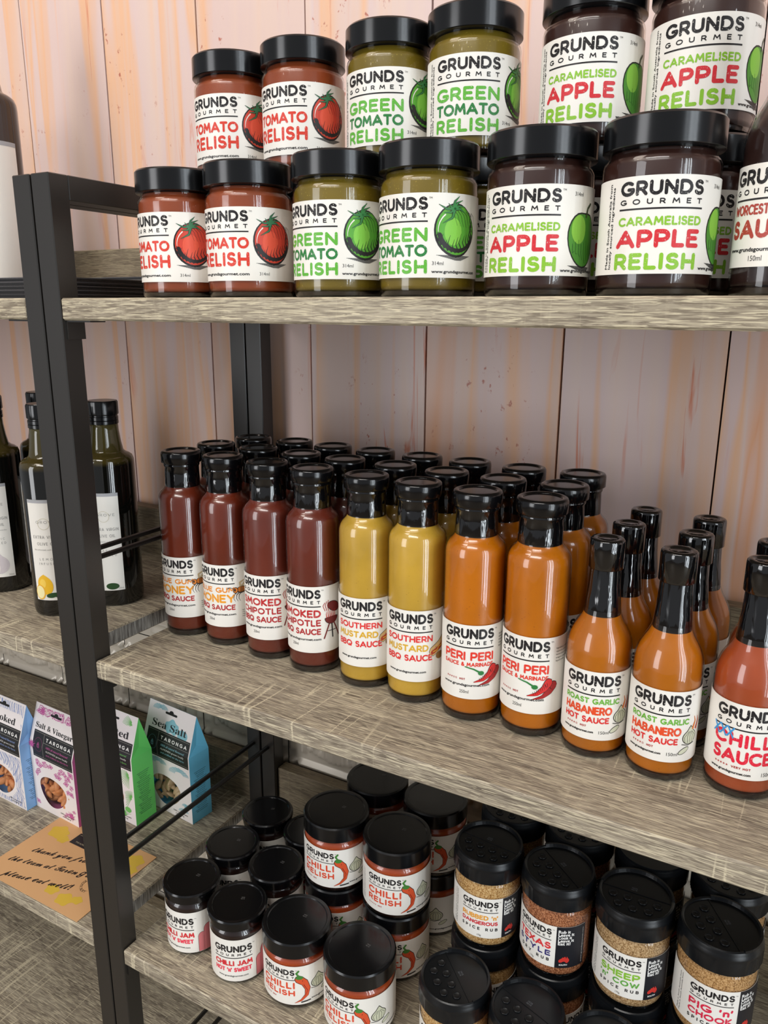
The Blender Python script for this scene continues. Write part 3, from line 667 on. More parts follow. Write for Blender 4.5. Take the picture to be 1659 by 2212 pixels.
def wrap_label(p, R, zoff=0.0, fx=1.0):
    x0, x1, y0, y1 = p.ext; n = max(8, int((x1-x0)/1.4)); vs = []; fs = []
    Rm = R+0.00025
    def W3(x, y, off): a = x*fx/Rm; return ((Rm+off)*sin(a), -(Rm+off)*cos(a), y+zoff)
    for i in range(n+1):
        x = (x0+(x1-x0)*i/n)*.001
        for y in (y0, y1):
            vs.append(W3(x, y*.001, 0)); vs.append(W3(x, y*.001, -0.0002))
    for i in range(n):
        a, b = 4*i, 4*i+4
        fs += [(a, b, b+2, a+2), (a+1, a+3, b+3, b+1), (a, a+1, b+1, b), (a+2, b+2, b+3, a+3)]
    fs += [(0, 2, 3, 1), (4*n, 4*n+1, 4*n+3, 4*n+2)]
    me = mesh('label', vs, fs, M_PAPER, smooth=False)
    return me, p.bake('lettering', W3)

# ---------------------------------------------- product families
PROTO = {}
def jar_lid(rl, z0, z1, m, name='lid', step=0.0):
    pr = [(rl-.0006, z0), (rl, z0+.0006)]
    if step: pr += [(rl, z1-.0055), (rl-step, z1-.0045), (rl-step, z1-.003)]
    pr += [(rl-step-.0002, z1-.0016), (rl-step-.0014, z1-.0002), (rl-step-.0028, z1), (rl-step-.0048, z1), (rl-step-.0056, z1-.0009), (0.0001, z1-.0009)]
    return lathe(name, sharp(pr), m, 56)
def build(kind, fam, design, content):
    key = (kind, fam)
    if key in PROTO: return PROTO[key]
    root = bpy.data.objects.new(fam, None); COL.objects.link(root); root.empty_display_size = .02
    P = lambda n, me, par=root: new_obj(n, me, par)
    RS[0] = {'sauce_bottle': .95, 'hot_sauce_bottle': .93}.get(fam, 1.0)
    if fam == 'relish_jar':
        P('glass_body', lathe('glass_body', sharp([(.0305, 0), (.0328, .0012), (.0336, .004), (.0336, .0725), (.0330, .0750), (.0312, .0768), (.0306, .0785), (.0306, .0815)]), M_GLASS, closed=False))
        P('contents', lathe('contents', [(.0300, .0042), (.0322, .0055), (.0326, .0075), (.0326, .0722), (.0316, .0748), (.0296, .0766), (.0292, .0800)], SA[content]))
        P('glass_base', lathe('glass_base', sharp([(.0300, .0003), (.0322, .0014), (.0327, .0040), (.029, .0044)]), M_GBASE))
        P('lid', jar_lid(.0345, .0808, .098, M_LIDM)); R = .0336
    elif fam == 'short_jar':
        P('glass_body', lathe('glass_body', sharp([(.0315, 0), (.0335, .0012), (.0342, .004), (.0342, .0525), (.0336, .0550), (.0318, .0568), (.0316, .0590)]), M_GLASS, closed=False))
        P('contents', lathe('contents', [(.0310, .0042), (.0328, .0052), (.0333, .0075), (.0333, .0520), (.0322, .0548), (.0302, .0562), (.0300, .0585)], SA[content]))
        P('glass_base', lathe('glass_base', sharp([(.0305, .0003), (.0326, .0014), (.0333, .0040), (.029, .0044)]), M_GBASE))
        l = P('lid', jar_lid(.0346, .0585, .075, M_LIDM)); R = .0342
        dp = Print(); dp.text('10/25', 2.5, 1.6, 1.3, (120, 118, 116)); dp.text('26/10', 2.5, -.4, 1.3, (120, 118, 116)); P('date_stamp', dp.bake('date_stamp', lambda x, y, o: (x, y+.006, .0741+o)), l)
    elif fam == 'jam_jar':
        P('glass_body', lathe('glass_body', sharp([(.026, 0), (.0278, .0014), (.0285, .005), (.0285, .0555), (.0275, .0590), (.0262, .0605), (.0262, .0640)]), M_GLASS, closed=False))
        P('contents', lathe('contents', [(.0255, .003), (.0270, .0045), (.0277, .0065), (.0277, .055), (.0266, .0584), (.0250, .0605), (.025, .0630)], SA[content]))
        l = P('lid', jar_lid(.0292, .0630, .0745, M_LID, step=-.0012)); R = .0285
        dp = Print(); dp.text('10/25', 2.5, 1.6, 1.3, (120, 118, 116)); dp.text('26/10', 2.5, -.4, 1.3, (120, 118, 116)); P('date_stamp', dp.bake('date_stamp', lambda x, y, o: (x, y+.004, .0736+o)), l)
    elif fam == 'sauce_bottle':
        P('glass_body', lathe('glass_body', sharp([(.0236, 0), (.0254, .0012), (.0262, .0042), (.0262, .1375)])+[(.0260, .1405), (.0252, .1440), (.0236, .1470), (.0214, .1492), (.0194, .1512), (.0180, .1540), (.0176, .158)], M_GLASS, closed=False))
        P('contents', lathe('contents', [(.0230, .0062), (.0246, .0070), (.0250, .0090), (.0251, .1375), (.0249, .1405), (.0240, .1438), (.0224, .1466), (.0202, .1488), (.0184, .1510), (.0170, .1540), (.0168, .158)], SA[content]))
        P('glass_base', lathe('glass_base', sharp([(.0232, .0003), (.0248, .0014), (.0254, .0040), (.0253, .0056), (.023, .0064)]), M_GBASE))
        P('shrink_seal', lathe('shrink_seal', [(.0179, .1532), (.0181, .1545), (.0177, .165), (.0176, .1722), (.0184, .1734), (.0186, .1748), (.0180, .1762), (.0190, .1772)], M_FOIL, closed=False))
        P('cap', lathe('cap', sharp([(.0200, .1766), (.0207, .1772)])+[(.0208, .1845), (.0206, .1865), (.0196, .1880), (.0180, .1884), (.0158, .1883), (.0150, .1874), (.0149, .1871), (.0148, .1871), (.006, .1873), (.0001, .1873)], M_LID, 48)); R = .0262
    elif fam == 'hot_sauce_bottle':
        P('glass_body', lathe('glass_body', sharp([(.0236, 0), (.0252, .0014), (.0258, .005), (.0258, .078)])+[(.0256, .0835), (.0247, .0890), (.0228, .0945), (.0200, .0995), (.0172, .1040), (.0152, .1085), (.0140, .1130), (.0134, .118)], M_GLASS, closed=False))
        P('contents', lathe('contents', [(.0232, .0055), (.0244, .0062), (.0248, .0082), (.0248, .078), (.0246, .0832), (.0237, .0885), (.0218, .0940), (.0190, .0990), (.0162, .1035), (.0142, .1080), (.0128, .118)], SA[content]))
        P('glass_base', lathe('glass_base', sharp([(.0232, .0003), (.0246, .0016), (.0250, .0046), (.023, .0057)]), M_GBASE))
        P('shrink_seal', lathe('shrink_seal', [(.0142, .1085), (.0143, .1100), (.0137, .118), (.0124, .130), (.0119, .1405), (.0118, .1436)], M_FOIL, closed=False))
        P('cap', lathe('cap', sharp([(.0128, .1432), (.0135, .1438)])+[(.0134, .1625), (.0131, .1644), (.0121, .1654), (.0104, .1656), (.0080, .1655), (.0072, .1646), (.0071, .1645), (.0001, .1648)], M_FOIL, 40)); R = .0258
    elif fam == 'spice_jar':
        P('glass_body', lathe('glass_body', sharp([(.027, 0), (.0292, .002)])+[(.0303, .006), (.0305, .010), (.0305, .0580), (.0302, .0610), (.0306, .0625), (.0298, .0645), (.0300, .0665), (.0285, .0685), (.0283, .0715)], M_GLASS, closed=False))
        P('contents', lathe('contents', [(.0260, .002), (.0283, .0036), (.0294, .0070), (.0297, .0105), (.0297, .0580), (.0290, .0640), (.0272, .0680), (.027, .0710)], SA[content]))
        z1 = .092
        rib = lambda a, z: (1+.013*(1 if int(a*120/(2*pi)) % 2 else -1)) if .0705 < z < .0815 else 1
        c = P('flip_cap', lathe('flip_cap', sharp([(.0310, .0696), (.0316, .0700), (.0317, .0706), (.0317, .0814), (.0316, .0826), (.0317, .0834), (.0317, .0850), (.0310, .0866), (.0308, .0880), (.0302, .0900), (.0292, .0908), (.0280, .0900), (.0276, .0888), (.0001, .0888)]), M_SPL, 120, rib))
        # raised crescent of the flip half, hinge groove and seven shaker holes
        vs, fs = [], []
        for i in range(25):
            a = radians(8+164*i/24)
            for r, z in ((.0304, .0890), (.0302, .0918), (.0284, .0918), (.0276, .0886)): vs.append((r*cos(a), r*sin(a), z))
        for i in range(24):
            for k in range(4): fs.append((4*i+k, 4*i+4+k, 4*i+4+(k+1) % 4, 4*i+(k+1) % 4))
        fs += [(0, 1, 2, 3), (99, 98, 97, 96)]
        P('flap_rim', mesh('flap_rim', vs, fs, M_SPL), c)
        new_obj('hinge_groove', mesh('hinge_groove', *box_data(-.0272, .0272, .0016, .0026, .0886, .0893), M_SPL), c)
        hm = lathe('shaker_hole', [(.0037, .0887), (.0036, .0896), (.0031, .0899), (.0026, .0894), (.0022, .0890), (.0001, .0890)], M_SPL, 16)
        hm.materials.append(M_HOLE)
        for pl in hm.polygons:
            if sum((hm.vertices[i].co.x**2+hm.vertices[i].co.y**2)**.5 for i in pl.vertices)/len(pl.vertices) < .0027: pl.material_index = 1
        for x, y in ((-.018, -.006), (-.006, -.006), (.006, -.006), (.018, -.006), (-.012, -.0155), (0, -.017), (.012, -.0155)): new_obj('shaker_hole', hm, c, (x, y, 0))
        dp = Print(); dp.text('10/25', -5, 6.5, 1.6, (110, 114, 120)); dp.text('26/10', -5, 4.3, 1.6, (110, 114, 120)); P('date_stamp', dp.bake('date_stamp', lambda x, y, o: (x, y, .0889+o)), c); R = .0305
    elif fam == 'oil_bottle':
        gm = M_OLIVE2 if kind == 'plain' else M_OLIVE
        P('glass_body', lathe('glass_body', sharp([(.0262, 0), (.0280, .002), (.0287, .006), (.0287, .158)])+[(.0284, .1625), (.0270, .1665), (.0240, .1690), (.0205, .1705), (.0182, .1730), (.0165, .182), (.0150, .195), (.0146, .206)], gm))
        knurl = lambda a, z: (1+.012*(1 if int(a*90/(2*pi)) % 2 else -1)) if z > .2125 else 1
        P('screw_cap', lathe('screw_cap', sharp([(.0150, .2020), (.0156, .2024), (.0156, .2055), (.0151, .2060), (.0156, .2066), (.0156, .2098), (.0150, .2104), (.0150, .2116), (.0158, .2122), (.0160, .2130), (.0160, .2255), (.0150, .2272), (.0001, .2272)]), M_LIDM, 90, knurl)); R = .0287
    if design:
        lm, pm = wrap_label(design, R*RS[0], fx=RS[0]); l = P('label', lm); new_obj('lettering', pm, l)
    RS[0] = 1.0
    PROTO[key] = root
    root['_proto'] = 1
    return root
def place(kind, fam, content, x, y, z, rot, name, label, cat, group=None, design=None, cap_turn=None):
    key = (kind, fam); first = key not in PROTO
    if design is None: design = D.get(key)
    if callable(design): D[key] = design = design()
    pr = build(kind, fam, design, content)
    r = pr if first else copy_tree(pr)
    r.name = name
    r.location = (x, y, z+.0003); r.rotation_euler = (0, 0, radians(rot)); r['label'] = label; r['category'] = cat
    if group: r['group'] = group
    elif 'group' in r: del r['group']
    if cap_turn is not None:
        for ch in r.children:
            if ch.name.startswith('flip_cap'): ch.rotation_euler = (0, 0, radians(cap_turn))
    return r

# ================================================================== SETTING
def struct(o): o['kind'] = 'structure'; return o
wall = struct(box('wall_back', -3.0, 3.2, WALL_Y+.006, WALL_Y+.1, FLOOR_Z, 2.2, M_GROOVE))
PWID = 0.1485; X0 = -0.1015
for k in range(-12, 18):
    xa = X0+k*PWID
    w = PWID-.0016-(.0006 if k % 3 else 0)
    v, f = box_data(0, w, 0, .006, 0, 2.2+.325)
    o = new_obj('plank', mesh('plank', v, f, M_PLANK), wall, (xa+.0008, WALL_Y, -.325))
# pressed tin below the planks
def capsule(px, py, ax, ay, bx, by, r):
    dx, dy = bx-ax, by-ay; L = dx*dx+dy*dy; t = max(0, min(1, ((px-ax)*dx+(py-ay)*dy)/L)) if L > 0 else 0
    d = hypot(px-ax-t*dx, py-ay-t*dy)/r
    return math.sqrt(1-d*d) if d < 1 else 0
FEAT = [(.14, .17, .86, .17, .034, .9), (.14, .83, .86, .83, .034, .9), (.17, .30, .17, .70, .03, .8), (.83, .30, .83, .70, .03, .8), (.08, .06, .22, .06, .022, .5), (.42, .06, .58, .06, .022, .5), (.78, .06, .92, .06, .022, .5)]
for cx in (.045, .955):
    for cy in (.17, .83): FEAT.append((cx, cy, cx, cy, .040, 1.0))
    FEAT += [(cx, .30, cx, .42, .024, .8), (cx, .52, cx, .58, .024, .8), (cx, .68, cx, .74, .024, .8)]
for s in (-1, 1):
    for i in range(5):
        FEAT.append((.5+s*.05*(i+1), .28+.012*i, .5+s*(.05+.062*i), .60-.05*i, .022, .9))
    FEAT += [(.5+s*.06, .66, .5+s*.22, .74, .032, .9), (.5+s*.25, .60, .5+s*.28, .70, .028, .8)]
FEAT.append((.5, .28, .5, .66, .026, 1.0))
n = 44; TS = .150
vs = []
for j in range(n+1):
    for i in range(n+1):
        px, py = i/n, j/n; h = max(capsule(px, py, *q[:5])*q[5] for q in FEAT)
        vs.append((px*TS, -.0068*h-.001, py*TS))
fs = [(j*(n+1)+i, j*(n+1)+i+1, (j+1)*(n+1)+i+1, (j+1)*(n+1)+i) for j in range(n) for i in range(n)]
tin = mesh('tin_tile', vs, fs, M_TIN, smooth=True)
for r in range(5):
    for k in range(-5, 9):
        new_obj('tin_tile', tin, wall, (-.0015+k*.1515-.0015, WALL_Y+.004, -.325-(r+1)*.1515))
box('lower_panel', -3.0, 3.2, WALL_Y, WALL_Y+.006, FLOOR_Z, -.325-5*.1515, M_TIN, wall)
struct(box('floor', -3.0, 3.2, -4.0, WALL_Y+.05, FLOOR_Z-.05, FLOOR_Z, M_FLOOR))
struct(box('ceiling', -3.0, 3.2, -2.2, WALL_Y+.05, 2.2, 2.25, M_CEIL))

# ================================================================== SHELVING UNITS
def unit(label, xs, xe, side):
    """xs..xe: outer faces of the frame"""
    u = thing('shelving_unit', label, 'shelf', (0, 0, 0), 0)
    px = (xs, xe-PW)
    for x in px:
        for y in (0, DB): box('post', x, x+PW, y, y+PD, FLOOR_Z, TOP, M_METAL, u, .0008)
        box('top_bar', x, x+PW, PD, DB, TOP-PD, TOP, M_METAL, u, .0006)
        for zz in (Z2, Z3, Z4):
            tube('guard_rod', [(x+PW/2, PD-.004, zz+.095), (x+PW/2, DB+.004, zz+.095)], .0028, M_METAL, u)
        tube('guard_rod', [(x+PW/2, PD-.004, Z4-.22), (x+PW/2, DB+.004, Z4-.22)], .0028, M_METAL, u)
    a, b = xs+PW, xe-PW
    for zz in (Z1, Z2, Z3, Z4):
        v, f = box_data(a, b, .0005, .2745+.018, zz-TB, zz, .0016)
        me = mesh('shelf_board', v, f, [M_BOARD1 if zz == Z1 else M_BOARD, M_END])
        import bmesh
        bm = bmesh.new(); bm.from_mesh(me); bmesh.ops.recalc_face_normals(bm, faces=bm.faces)
        for fc in bm.faces:
            if abs(fc.normal.x) > .9 or (abs(fc.normal.y) > .9 and fc.normal.y > 0): fc.material_index = 1
        bm.to_mesh(me); bm.free()
        o = new_obj('shelf_board', me, u)
        box('back_board', a, b, .2745, .2745+.018, zz, zz+.064, M_BACKB, u, .0008)
        for x, s in ((a, 1), (b, -1)):
            vs_ = []
            x0_, x1_ = sorted((x, x+s*.030)); box('bracket', x0_, x1_, .004, .020, zz-TB-.0014, zz-TB, M_METAL, u)
            x0_, x1_ = sorted((x, x+s*.002)); box('bracket', x0_, x1_, .004, .022, zz-TB-.016, zz-TB-.0014, M_METAL, u)
    return u
unit('black steel shelving unit with grey oak boards holding the relish and sauce', -PW, .86, 1)
unit('black steel shelving unit at the left edge holding oil bottles and almond boxes', -.86, -PW-.0022, -1)

# ================================================================== TOP SHELF: relish jars
NAMES = {'tomato': 'tomato relish jar', 'green': 'green tomato relish jar', 'apple': 'dark apple relish jar'}
LBL = {'tomato': 'white label with a red tomato', 'green': 'white label with a green tomato', 'apple': 'white label with a green apple'}
kinds = ['tomato', 'tomato', 'green', 'green', 'apple', 'apple']
for k in set(kinds): D[(k, 'relish_jar')] = (lambda k=k: jar_design(k))
side = ['left', 'right']*3
for i, (x, r) in enumerate(zip((.0895, .161, .2439, .3165, .3955, .4692), (-14.1, -3.8, -10.3, -15.1, .4, 13.1))):
    place(kinds[i], 'relish_jar', kinds[i], x, .054, Z1, r, 'relish_jar', '%s of the two %ss standing in front on the top shelf' % (side[i], NAMES[kinds[i]]), 'jar', 'relish jars on the top shelf')
for i, (x, r) in enumerate(zip((.094, .1664, .2476, .3174, .4038, .4759), (2.6, -1.4, 5.4, 15.1, 2.9, 5.8))):
    place(kinds[i], 'relish_jar', kinds[i], x, .1235, .0986, r, 'relish_jar', '%s of the two %ss stacked in the upper tier' % (side[i], NAMES[kinds[i]]), 'jar', 'relish jars on the top shelf')
    place(kinds[i], 'relish_jar', kinds[i], x+(.004 if i == 5 else 0), .1242, Z1, r+3, 'relish_jar', '%s under the %s %s of the upper tier' % (NAMES[kinds[i]], side[i], kinds[i]+' jar'), 'jar', 'relish jars on the top shelf')
place('apple', 'relish_jar', 'apple', .5505, .1235, Z1, -4, 'relish_jar', 'dark apple relish jar half hidden behind the dark sauce bottle at the right edge', 'jar', 'relish jars on the top shelf')
place('apple', 'relish_jar', 'apple', .5505, .1930, Z1, -4, 'relish_jar', 'rearmost dark apple relish jar in the shadow near the right edge', 'jar', 'relish jars on the top shelf')
D[('worc', 'hot_sauce_bottle')] = lambda: hot_design('worc')
place('worc', 'hot_sauce_bottle', 'worc', .5352, .065, Z1, -16, 'hot_sauce_bottle', 'dark brown sauce bottle cut off by the right edge on the top shelf', 'bottle')

# left unit, top shelf
D[('plain', 'oil_bottle')] = lambda: oil_design('plain')
place('plain', 'oil_bottle', None, -.327, .180, Z1, 74, 'oil_bottle', 'large dark bottle with a pale label on the top shelf at the left edge', 'bottle').scale = (1.36, 1.36, 1.36)
def stack(label, x0, x1, y0, y1, z0, n, th, m1, m2):
    t = thing('flyer_stack', label, 'flyers', ((x0+x1)/2, (y0+y1)/2, z0+.0003)); rnd = random.Random(n)
    w, d = (x1-x0)/2, (y1-y0)/2
    for i in range(n):
        dx, dy = rnd.uniform(-.0012, .0012), rnd.uniform(-.0012, .0012)
        o = box('flyer', -w+dx, w+dx, -d+dy, d+dy, i*th, i*th+th*.8, m1 if i % 3 else m2, t)
M_FLY = mat('black_card', (26, 25, 27), .5); M_FLY2 = mat('grey_card_edge', (74, 72, 74), .55)
stack('stack of black flyers lying on the top shelf behind the left posts', -.262, -.062, .048, .190, Z1, 16, .00125, M_FLY, M_FLY2)
stack('grey stack of leaflets behind the black flyers on the top shelf', -.262, -.075, .197, .268, Z1, 18, .00145, M_FLY2, mat('leaflet_grey', (104, 98, 92), .5))

# ================================================================== MIDDLE SHELF: sauces
A = [(.022, .108), (.074, .110), (.130, .106), (.182, .103), (.239, .102), (.290, .099), (.344, .095), (.3955, .097)]
B = [(.022, .160), (.076, .1625), (.132, .158), (.184, .1555), (.239, .154), (.2915, .151), (.345, .1475), (.397, .1495)]
C_ = [(.030, .212), (.0835, .2145), (.135, .2105), (.187, .208), (.240, .2065), (.2915, .203), (.345, .200), (.3975, .202)]
bk = ['honey', 'honey', 'smoked', 'smoked', 'mustard', 'mustard', 'peri', 'peri']
BN = {'honey': 'red-brown honey barbecue sauce bottle', 'smoked': 'smoky red-brown barbecue sauce bottle', 'mustard': 'yellow mustard sauce bottle', 'peri': 'orange peri peri sauce bottle'}
for k in set(bk): D[(k, 'sauce_bottle')] = (lambda k=k: bbq_design(k))
rots = (9.8, 8, 12.9, 2.1, 17.3, 14.6, 17.8, .5)
BN2 = {'honey': 'honey barbecue', 'smoked': 'smoky barbecue', 'mustard': 'yellow mustard', 'peri': 'orange peri peri'}
for i in range(8):
    place(bk[i], 'sauce_bottle', bk[i], A[i][0], A[i][1], Z2, rots[i], 'sauce_bottle', '%s, the %s of its pair in the front row' % (BN[bk[i]], side[i % 2]), 'bottle', 'tall sauce bottles on the middle shelf')
    place(bk[i], 'sauce_bottle', bk[i], B[i][0], B[i][1], Z2, rots[(i+3) % 8]-4, 'sauce_bottle', 'black-capped %s bottle of the middle row, behind the %s front one' % (BN2[bk[i]], side[i % 2]), 'bottle', 'tall sauce bottles on the middle shelf')
    place(bk[i], 'sauce_bottle', bk[i], C_[i][0], C_[i][1], Z2, rots[(i+5) % 8]+5, 'sauce_bottle', 'black-capped %s bottle in the back row by the wall, %s of its pair' % (BN2[bk[i]], side[i % 2]), 'bottle', 'tall sauce bottles on the middle shelf')
D[('habanero', 'hot_sauce_bottle')] = lambda: hot_design('habanero'); D[('chilli', 'hot_sauce_bottle')] = lambda: hot_design('chilli')
HB = [(.4475, .0905, 8.9, 'front left'), (.4975, .086, 5.5, 'front right'), (.452, .1405, -3, 'middle left'), (.5015, .1365, 10, 'middle right'), (.455, .1915, 20, 'rear left'), (.5045, .187, -8, 'rear right')]
for x, y, r, w in HB:
    place('habanero', 'hot_sauce_bottle', 'habanero', x, y, Z2, r, 'hot_sauce_bottle', 'small orange garlic hot sauce bottle, %s of the six' % w, 'bottle', 'garlic hot sauce bottles')
place('chilli', 'hot_sauce_bottle', 'chilli', .5515, .0910, Z2, 8, 'hot_sauce_bottle', 'red chilli sauce bottle with three blue crosses on its label at the right edge', 'bottle')
place('chilli', 'hot_sauce_bottle', 'chilli', .5545, .1405, Z2, 4, 'hot_sauce_bottle', 'red chilli sauce bottle standing behind the one with blue crosses', 'bottle')
# oil bottles
for k in ('lemon', 'garlic', 'leaf'): D[(k, 'oil_bottle')] = (lambda k=k: oil_design(k))
place('lemon', 'oil_bottle', None, -.1409, .0787, Z2, 31, 'oil_bottle', 'dark olive oil bottle with a yellow lemon on its label, left of the posts', 'bottle', 'olive oil bottles')
place('leaf', 'oil_bottle', None, -.1105, .1310, Z2, 31, 'oil_bottle', 'dark olive oil bottle standing just right of the black posts', 'bottle', 'olive oil bottles')
place('garlic', 'oil_bottle', None, -.2440, .1560, Z2, 44, 'oil_bottle', 'olive oil bottle with a garlic label behind the lemon one', 'bottle', 'olive oil bottles')
place('garlic', 'oil_bottle', None, -.2590, .0960, Z2, 40, 'oil_bottle', 'dark olive oil bottle cut off by the left edge of the picture', 'bottle', 'olive oil bottles')

# ================================================================== BOTTOM SHELF
D[('jam', 'jam_jar')] = jam_design
for x, y, r, w in ((.0523, .0542, 3, 'front left'), (.1174, .050, 26.5, 'front right'), (.0539, .1190, 10, 'middle left'), (.1173, .1150, -5, 'middle right'), (.0535, .1835, 15, 'rear left'), (.1165, .1800, 0, 'rear right')):
    place('jam', 'jam_jar', 'jam', x, y, Z3, r, 'jam_jar', 'small black chilli jam jar, %s of the six on the bottom shelf' % w, 'jar', 'chilli jam jars')
D[('chilli_relish', 'short_jar')] = relish_design
RJ = [(.1837, .0606, 0, -.1, 'orange chilli relish jar alone in the front row beside the chilli jam'), (.2559, .0600, 0, -8.1, 'orange chilli relish jar in front cut by the bottom edge of the picture'),
      (.1816, .1374, 0, 4, 'chilli relish jar carrying the left upper relish jar'), (.2545, .1357, 0, 7.8, 'chilli relish jar carrying the right upper relish jar'),
      (.1816, .1374, 1, -2.5, 'chilli relish jar stacked in the upper tier, left one'), (.2545, .1357, 1, 5.6, 'chilli relish jar stacked in the upper tier, right one'),
      (.1908, .2084, 0, 0, 'lower chilli relish jar of the rear left stack'), (.2625, .2081, 0, -40, 'lower chilli relish jar of the rear right stack'),
      (.1908, .2084, 1, 5, 'black-lidded relish jar on top of the rear left stack under the board'), (.2625, .2081, 1, -6.1, 'black-lidded relish jar on top of the rear right stack under the board')]
for x, y, t, r, l in RJ: place('chilli_relish', 'short_jar', 'crelish', x, y, Z3+.0756*t, r, 'chilli_relish_jar', l, 'jar', 'chilli relish jars')
for i in range(1, 5): D[('rub%d' % i, 'spice_jar')] = (lambda i=i: rub_design(i))
SN = ['golden spice rub jar', 'red-brown texas style dry rub jar', 'tan spice rub jar with green lettering', 'amber spice rub jar with pink lettering']
XS = (.3555, .4210, .4868, .5530); caps = (5, -40, 20, -62)
for i in range(4):
    k = 'rub%d' % (i+1)
    place(k, 'spice_jar', k, XS[i], .1255, Z3+.0932, (8.7, -21.9, -5.8, 1.7)[i], 'spice_jar', '%s on top of its stack, lettering to the front' % SN[i], 'jar', 'spice rub jars', cap_turn=(-14, -18, 8, -60)[i])
    place(k, 'spice_jar', k, XS[i], .1255, Z3, 30+i*20, 'spice_jar', '%s at the bottom of the stack, under its twin' % SN[i], 'jar', 'spice rub jars', cap_turn=20)
    place(k, 'spice_jar', k, XS[i]+.001, .1905, Z3+.0932, -30+i*20, 'spice_jar', '%s on top of the rear stack' % SN[i], 'jar', 'spice rub jars', cap_turn=(40, 30, 160, -40)[i])
    place(k, 'spice_jar', k, XS[i]+.001, .1905, Z3, -30+i*20, 'spice_jar', '%s at the bottom of the rear stack' % SN[i], 'jar', 'spice rub jars', cap_turn=0)
    place(k, 'spice_jar', k, (.3535, .4195, .4855, .5515)[i], .0602, Z3, (-12, 4, 8, 0)[i], 'spice_jar', '%s standing alone at the shelf front' % SN[i], 'jar', 'spice rub jars', cap_turn=(-32, -22, 0, 12)[i])

# ================================================================== almond boxes
M_CARDW = mat('white_box_card', (236, 228, 226), .5, spec=.35)
M_ALM = sauce('almond_skin', (226, 148, 90), rough=.6); M_ALM2 = sauce('pale_almond', (206, 174, 136), rough=.6)
BW, BD, SH, RH = .0443, .017, .097, .149
BX = BW/.0375
def panel_pt(x, s, off=0.0):
    if s <= SH: return (x, -BD-off, s)
    t = (s-SH)/.0547; return (x, -BD+BD*t-off, SH+(RH-SH)*t)
def almond_mesh():
    vs, fs = [], []; n1, n2 = 8, 10
    for i in range(n1+1):
        t = i/n1; zc = -.010+.020*t; r = .0058*(sin(pi*t)**.75)*(1-.25*t)
        for k in range(n2):
            a = 2*pi*k/n2; rr = r*(1+.06*(k % 2)); vs.append((rr*cos(a), rr*.62*sin(a), zc))
    for i in range(n1):
        for k in range(n2): fs.append((i*n2+k, i*n2+(k+1) % n2, (i+1)*n2+(k+1) % n2, (i+1)*n2+k))
    return vs, fs
AV, AF = almond_mesh()
def hole(a):   # window outline in the front panel
    return ((.0225*cos(a)*(1+.22*sin(a))-.004+.003*cos(2*a)*.5)*BX, .0330+.0220*sin(a))
